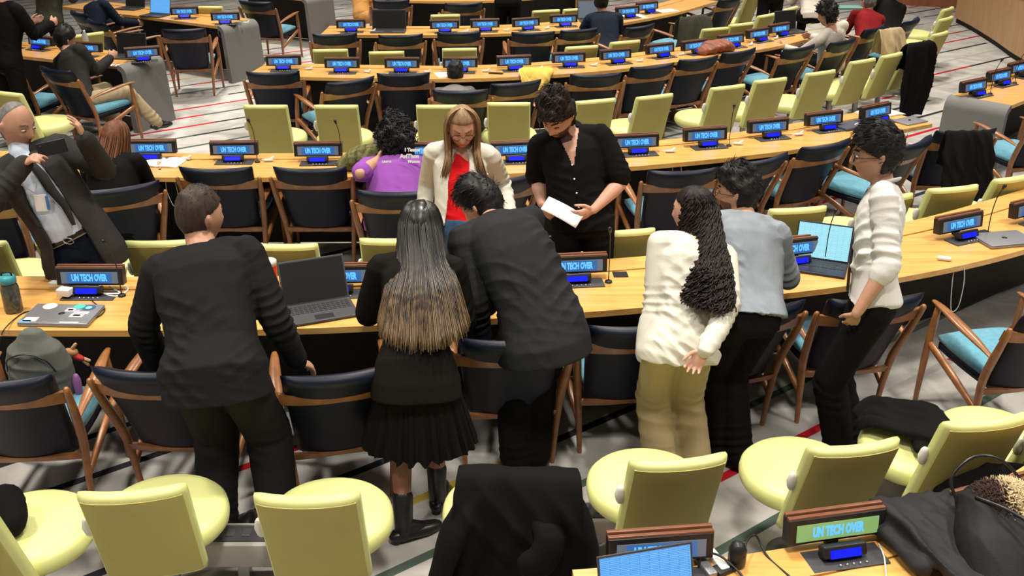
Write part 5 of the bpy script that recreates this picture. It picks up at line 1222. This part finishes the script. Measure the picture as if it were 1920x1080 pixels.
# black jacket over the fourth swivel chair
c = at(970, 900, .86); X = Vv((1,-.08,0)).normalized()
body_ = sheet_over([c+Vv((0,.10,-.30)), c+Vv((0,.08,-.10)), c+Vv((0,.04,.035)), c+Vv((0,-.07,.045)), c+Vv((-.01,-.14,-.12)), c+Vv((-.05,-.12,-.34)), c+Vv((-.10,-.10,-.50))], [.36,.42,.45,.47,.50,.52,.40], .022, .030, 11, X)
sl = limb(catmull([c+Vv((-.16,-.05,-.02)), c+Vv((-.25,-.13,-.18)), c+Vv((-.30,-.15,-.38)), c+Vv((-.33,-.12,-.58))], 4), [.07,.068,.066,.064,.064,.064,.062,.060,.058,.056,.054,.052,.05], 14, .6)
sr = limb(catmull([c+Vv((.14,-.05,-.0)), c+Vv((.23,-.10,-.12)), c+Vv((.27,-.09,-.34)), c+Vv((.27,-.07,-.56))], 4), [.07,.072,.072,.070,.070,.068,.066,.064,.062,.060,.058,.056,.054], 14, .6)
soft([body_, sl, sr], c, .008, 'draped_jacket', CL['black'], 'large black jacket hung over a green swivel chair, bottom centre', 'jacket', [(c+Vv((0,-.1,-.15)), (.8,0,.5), .3, .09, .010)], .006, 7, 3)
cf = [c+Vv((.09,-.10,-.09)), c+Vv((.12,-.17,-.14)), c+Vv((.09,-.20,-.21)), c+Vv((.04,-.20,-.24))]
soft([limb(catmull(cf,3), [.05,.055,.058,.06,.06,.06,.06,.06,.058,.055], 14, .7)], c, .008, 'jacket_hood', CL['black'], 'black folded hood lying on the back of the hung jacket', 'jacket hood')
bpy.data.objects['jacket_hood'].parent = bpy.data.objects['draped_jacket']; bpy.data.objects['jacket_hood'].location = (0,0,0)
for kk in ('label','category'): del bpy.data.objects['jacket_hood'][kk]
# black garment on the seventh swivel chair's seat
c = at(1695, 812, .50)
soft([sheet_over([c+Vv((-.20,.10,.0)), c+Vv((-.12,.12,.05)), c+Vv((0,.08,.055)), c+Vv((.13,-.02,.08)), c+Vv((.20,-.10,.03))], [.12,.26,.34,.34,.26], .03, .03, 8, Vv((.3,.95,0)).normalized(), ph=1), limb([c+Vv((.05,-.08,.0)), c+Vv((.02,-.16,.02)), c+Vv((.10,-.20,.0))], .045, 10, .6)], c, .009, 'folded_garment', CL['black'], 'crumpled black garment on a green chair seat at right', 'garment', [(c,(1,.4,0),.2,.08,.012)], .010, 8, 2)
# jacket thrown on the bottom right desk
c = at(1745, 985, .80)
soft([sheet_over([c+Vv((-.13,.14,-.02)), c+Vv((-.08,.10,.06)), c+Vv((-.01,.02,.08)), c+Vv((.05,-.10,.06)), c+Vv((.10,-.22,.03)), c+Vv((.14,-.32,.02))], [.12,.26,.34,.34,.30,.26], .05, .022, 8, Vv((.95,.28,0)).normalized(), ph=2), limb([c+Vv((-.14,.10,.02)), c+Vv((-.16,.0,.0)), c+Vv((-.12,-.10,-.01)), c+Vv((-.10,-.2,-.02))], [.045,.05,.05,.045], 12, .7), limb([c+Vv((.08,.10,.05)), c+Vv((.14,.02,.04)), c+Vv((.17,-.14,.0))], [.04,.05,.05], 12, .7)], c, .007, 'puffy_jacket', cloth('dark_shell',(.024,.024,.026),.05,.2,.55), 'dark grey shell jacket thrown on the bottom right desk', 'jacket', [(c,(.9,.3,.2),.25,.07,.012),(c+Vv((.05,-.15,0)),(.5,.8,0),.2,.06,.010)], .010, 9, 5)
# handbag with fur lining
c = at(1872, 985, .86)
soft([limb([c+Vv((-.02,-.22,-.10)), c+Vv((-.01,-.10,-.02)), c+Vv((0,.0,.04)), c+Vv((0,.07,.05))], [.15,.17,.16,.13], 22, .62, Vv((0,0,1)))], c, .007, 'tote_bag', cloth('black_bag',(.017,.017,.019),.05,.2,.5), 'black bag with a cream fur lining in the bottom right corner', 'bag', [(c,(1,.2,.3),.2,.08,.012)], .010, 8, 6)
tb = bpy.data.objects['tote_bag']
fur = MB(); rng = random.Random(4)
for k in range(2200):
    a = rng.uniform(0, 2*PI); r_ = .115*rng.uniform(0,1)**.5; p = Vv((.025+math.cos(a)*r_*1.05, .025+math.sin(a)*r_*.9, .142+rng.uniform(0,.010)-r_*r_*4.2)); d = Vv((rng.uniform(-1,1), rng.uniform(-1,1), rng.uniform(.2,1))).normalized()*.022
    fur.add(*limb([p-d*.2, p+d], [.0035,.0008], 4, 1, None, False), 0 if p.x > .0+rng.uniform(-.02,.02) else 1)
f_ = fur.build('fur_lining', [mat('cream_fur',(.62,.50,.30),.9), mat('brown_fur',(.05,.022,.015),.6)], tb); tag(f_, kind='stuff')
MB().tube(catmull([(-.13,.05,.05), (-.15,.10,.13), (-.07,.13,.20), (.03,.12,.19), (.12,.08,.10)],5), .006, 8).build('strap', M['leather'], tb)
MB().tube(catmull([(-.10,.0,.12), (-.02,-.10,.13), (.06,-.20,.10), (.10,-.26,.02)],5), .007, 8).build('strap', M['leather'], tb)
c = at(1850, 905, .50)
soft([limb([c+Vv((-.14,0,-.06)), c, c+Vv((.16,.05,-.03))], [.10,.13,.11], 18, .8)], c, .009, 'black_bag', CL['black'], 'black bag slumped between the last two swivel chairs', 'bag', [(c,(1,0,.5),.2,.08,.012)], .012, 8, 8)
# grey backpack on the first armchair
c = at(72, 690, .62)
soft([limb([c+Vv((0,.02,-.20)), c+Vv((0,.02,-.10)), c+Vv((0,.01,.02)), c+Vv((0,0,.12)), c+Vv((0,0,.17))], [.15,.165,.165,.135,.08], 24, .72, Vv((0,1,0)))], c, .007, 'backpack', cloth('grey_canvas',(.115,.120,.105),.08,.5), 'grey backpack standing on the armchair at bottom left', 'backpack', [(c+Vv((0,-.1,.05)),(.3,0,1),.16,.07,.007)], .005, 8, 7)
bk_ = bpy.data.objects['backpack']
MB().tube(catmull([(-.12,-.07,.02), (-.09,-.10,.10), (0,-.10,.13), (.09,-.10,.10), (.12,-.07,.02)],5), .004, 6).build('zipper', M['black'], bk_)
MB().tube(catmull([(-.12,-.09,-.07), (-.10,-.12,-.02), (0,-.135,.0), (.10,-.12,-.02), (.12,-.09,-.07)],5), .004, 6).build('zipper', M['black'], bk_)
MB().tube(catmull([(-.03,.02,.16), (-.02,.02,.20), (.02,.02,.20), (.03,.02,.16)],4), .007, 8).build('carry_loop', M['leather'], bk_)
t = at(135, 668, .60); r = empty('plush_keyring', t, 0, 'small brown and red plush keyring on the grey backpack', 'keyring')
MB().tube([(-.02,0,.02),(.012,0,.022)],[.026,.024],14).build('head', mat('plush_brown',(.38,.20,.08),.9), r)
MB().tube([(.02,0,.0),(.05,-.005,-.01)],[.020,.016],12).build('torso', mat('plush_red',(.45,.03,.03),.9), r)
for p in (((.05,0,-.01),(.085,0,-.025)),((.05,0,-.02),(.075,0,-.05)),((.01,0,.045),(.03,0,.07))): MB().tube(p,[.010,.009],8).build('limb', mat('plush_tan',(.48,.27,.14),.9), r)
q = MB().tube([(-.01,0,.03),(-.005,0,-.05)],[.016,.014],10).build('green_charm', mat('charm_green',(.12,.48,.16),.6)); q.location = at(120,685,.58); tag(q,'green charm hanging left of the plush keyring','charm')
q = MB().tube([(0,0,.05),(0,0,.03),(.002,0,-.04)],[.016,.022,.020],12).build('purple_bottle', mat('charm_purple',(.25,.10,.27),.35)); q.location = at(145,722,.52); tag(q,'small purple sanitizer bottle hanging on the backpack','bottle')
q = MB().tube(catmull([(-.05,0,.05),(-.02,0,.035),(.0,0,.03),(.01,0,-.06)],4),.003,6).build('key_strap', M['metal']); q.location = at(118,665,.60); tag(q,'thin metallic strap above the green charm','strap')
# bag on the first swivel chair
c = at(20, 955, .56)
soft([limb([c+Vv((-.10,.05,-.05)), c+Vv((-.03,.0,.03)), c+Vv((.02,-.06,-.03))], [.09,.10,.07], 16, .8)], c, .008, 'black_handbag', CL['black'], 'black handbag on the swivel chair at the left edge', 'bag', [(c,(1,0,.5),.15,.06,.010)], .010, 9, 9)
# camouflage bag
cm = mat('camouflage',(.12,.12,.05),.9,.1,.75,26)
c = at(672, 296, .84)
soft([limb([c+Vv((-.12,.0,-.05)), c+Vv((-.02,.04,.0)), c+Vv((.10,.04,.0)), c+Vv((.16,0,-.03))], [.07,.11,.11,.07], 18, .75)], c, .009, 'camouflage_bag', cm, 'green camouflage bag on the desk left of the purple shirt', 'bag', [(c,(1,0,.4),.2,.07,.012)], .012, 9, 10)
# yellow cloth
c = at(1003, 140, .755)
soft([sheet_over([c+Vv((0,.22,.0)), c+Vv((0,.10,.05)), c+Vv((0,-.02,.03)), c+Vv((-.01,-.10,-.10)), c+Vv((-.03,-.12,-.22))], [.20,.34,.38,.26,.06], .012, .035, 10, Vv((1,0,0)))], c, .010, 'yellow_cloth', cloth('yellow_fabric',(.66,.47,.10),.10,.5), 'crumpled yellow cloth hanging off the third desk', 'cloth', [(c,(1,0,.5),.25,.08,.015)], .014, 8, 3)
# brown bag
c = at(1337, 90, .80)
soft([limb([c+Vv((-.16,-.10,-.03)), c+Vv((-.04,0,.0)), c+Vv((.14,.08,.02)), c+Vv((.22,.12,-.02))], [.08,.12,.12,.08], 16, .6)], c, .011, 'leather_bag', mat('brown_leather',(.26,.075,.035),.45,.5,.35,12), 'brown leather bag slumped on the third desk', 'bag', [(c,(1,.5,.2),.3,.09,.018)], .015, 8, 4)
# long coats on chairs
def coat(u, v, h, dx, m, label, w_=.42, ln=.55, seed=1, top=.42, sx=1.0, name='coat', dep=.12):
    c = at(u, v, h); X = Vv((math.cos(sx), math.sin(sx), 0)); B_ = Vv((X.y, -X.x, 0))
    soft([sheet_over([c-B_*.12+Vv((0,0,-.28)), c-B_*.06+Vv((0,0,-.04)), c+Vv((0,0,.035)), c+B_*.06+Vv((0,0,-.05)), c+B_*dep+Vv((dx*.5,0,-ln*.5)), c+B_*(dep+.02)+Vv((dx,0,-ln))], [w_*.8,w_*.9,top,w_,w_*1.05,w_*.75], .022, .035, 12, X, ph=seed)], c, .011, name, m, label, 'coat', [(c+B_*.1-Vv((0,0,.2)),(1,0,.3),.35,.09,.014)], .008, 7, seed)
coat(1722, 84, .90, -.10, CL['black'], 'long black coat hanging over a green chair by the aisle', .55, .80, 2, .40, math.radians(35))
coat(1668, 58, .88, .0, CL['beige'], 'beige coat over a chair left of the long black coat', .40, .45, 3, .34, math.radians(25))
coat(1300, 35, .90, -.05, CL['olive'], 'olive grey coat draped on a chair beside the fourth desk', .52, .55, 4, .40, math.radians(25))
coat(1815, 252, .92, .0, CL['black'], 'dark coat over the armchair behind the white-shirted man', .40, .62, 5, .38, math.radians(5))
q = MB().tube([(-.02,-.09,.045),(0,-.02,.05),(.0,.08,.045),(0,.16,.03)],[.03,.042,.044,.03],14,flat=.8).build('shoe', M['leather']); q.location = at(458,1012,.0); tag(q,'black shoe on the floor between two bottom left chairs','shoe')
p = at(420,1040,.0)
# seated row of bits near the far left desk, books stack by the aisle
for k,(u,v,col) in enumerate(((1590,16,(.55,.04,.05)),(1590,11,(.6,.58,.52)),(1591,6,(.10,.25,.22)))):
    o = MB().box((0,0,.012),(.28,.20,.022),bev=.003).build('book', mat('book_cover',col,.5)); o.location = at(u,16,DESK_H+.36+.024*k); tag(o, ('red','cream','dark green')[k]+' book in the small stack at the top right', 'book')
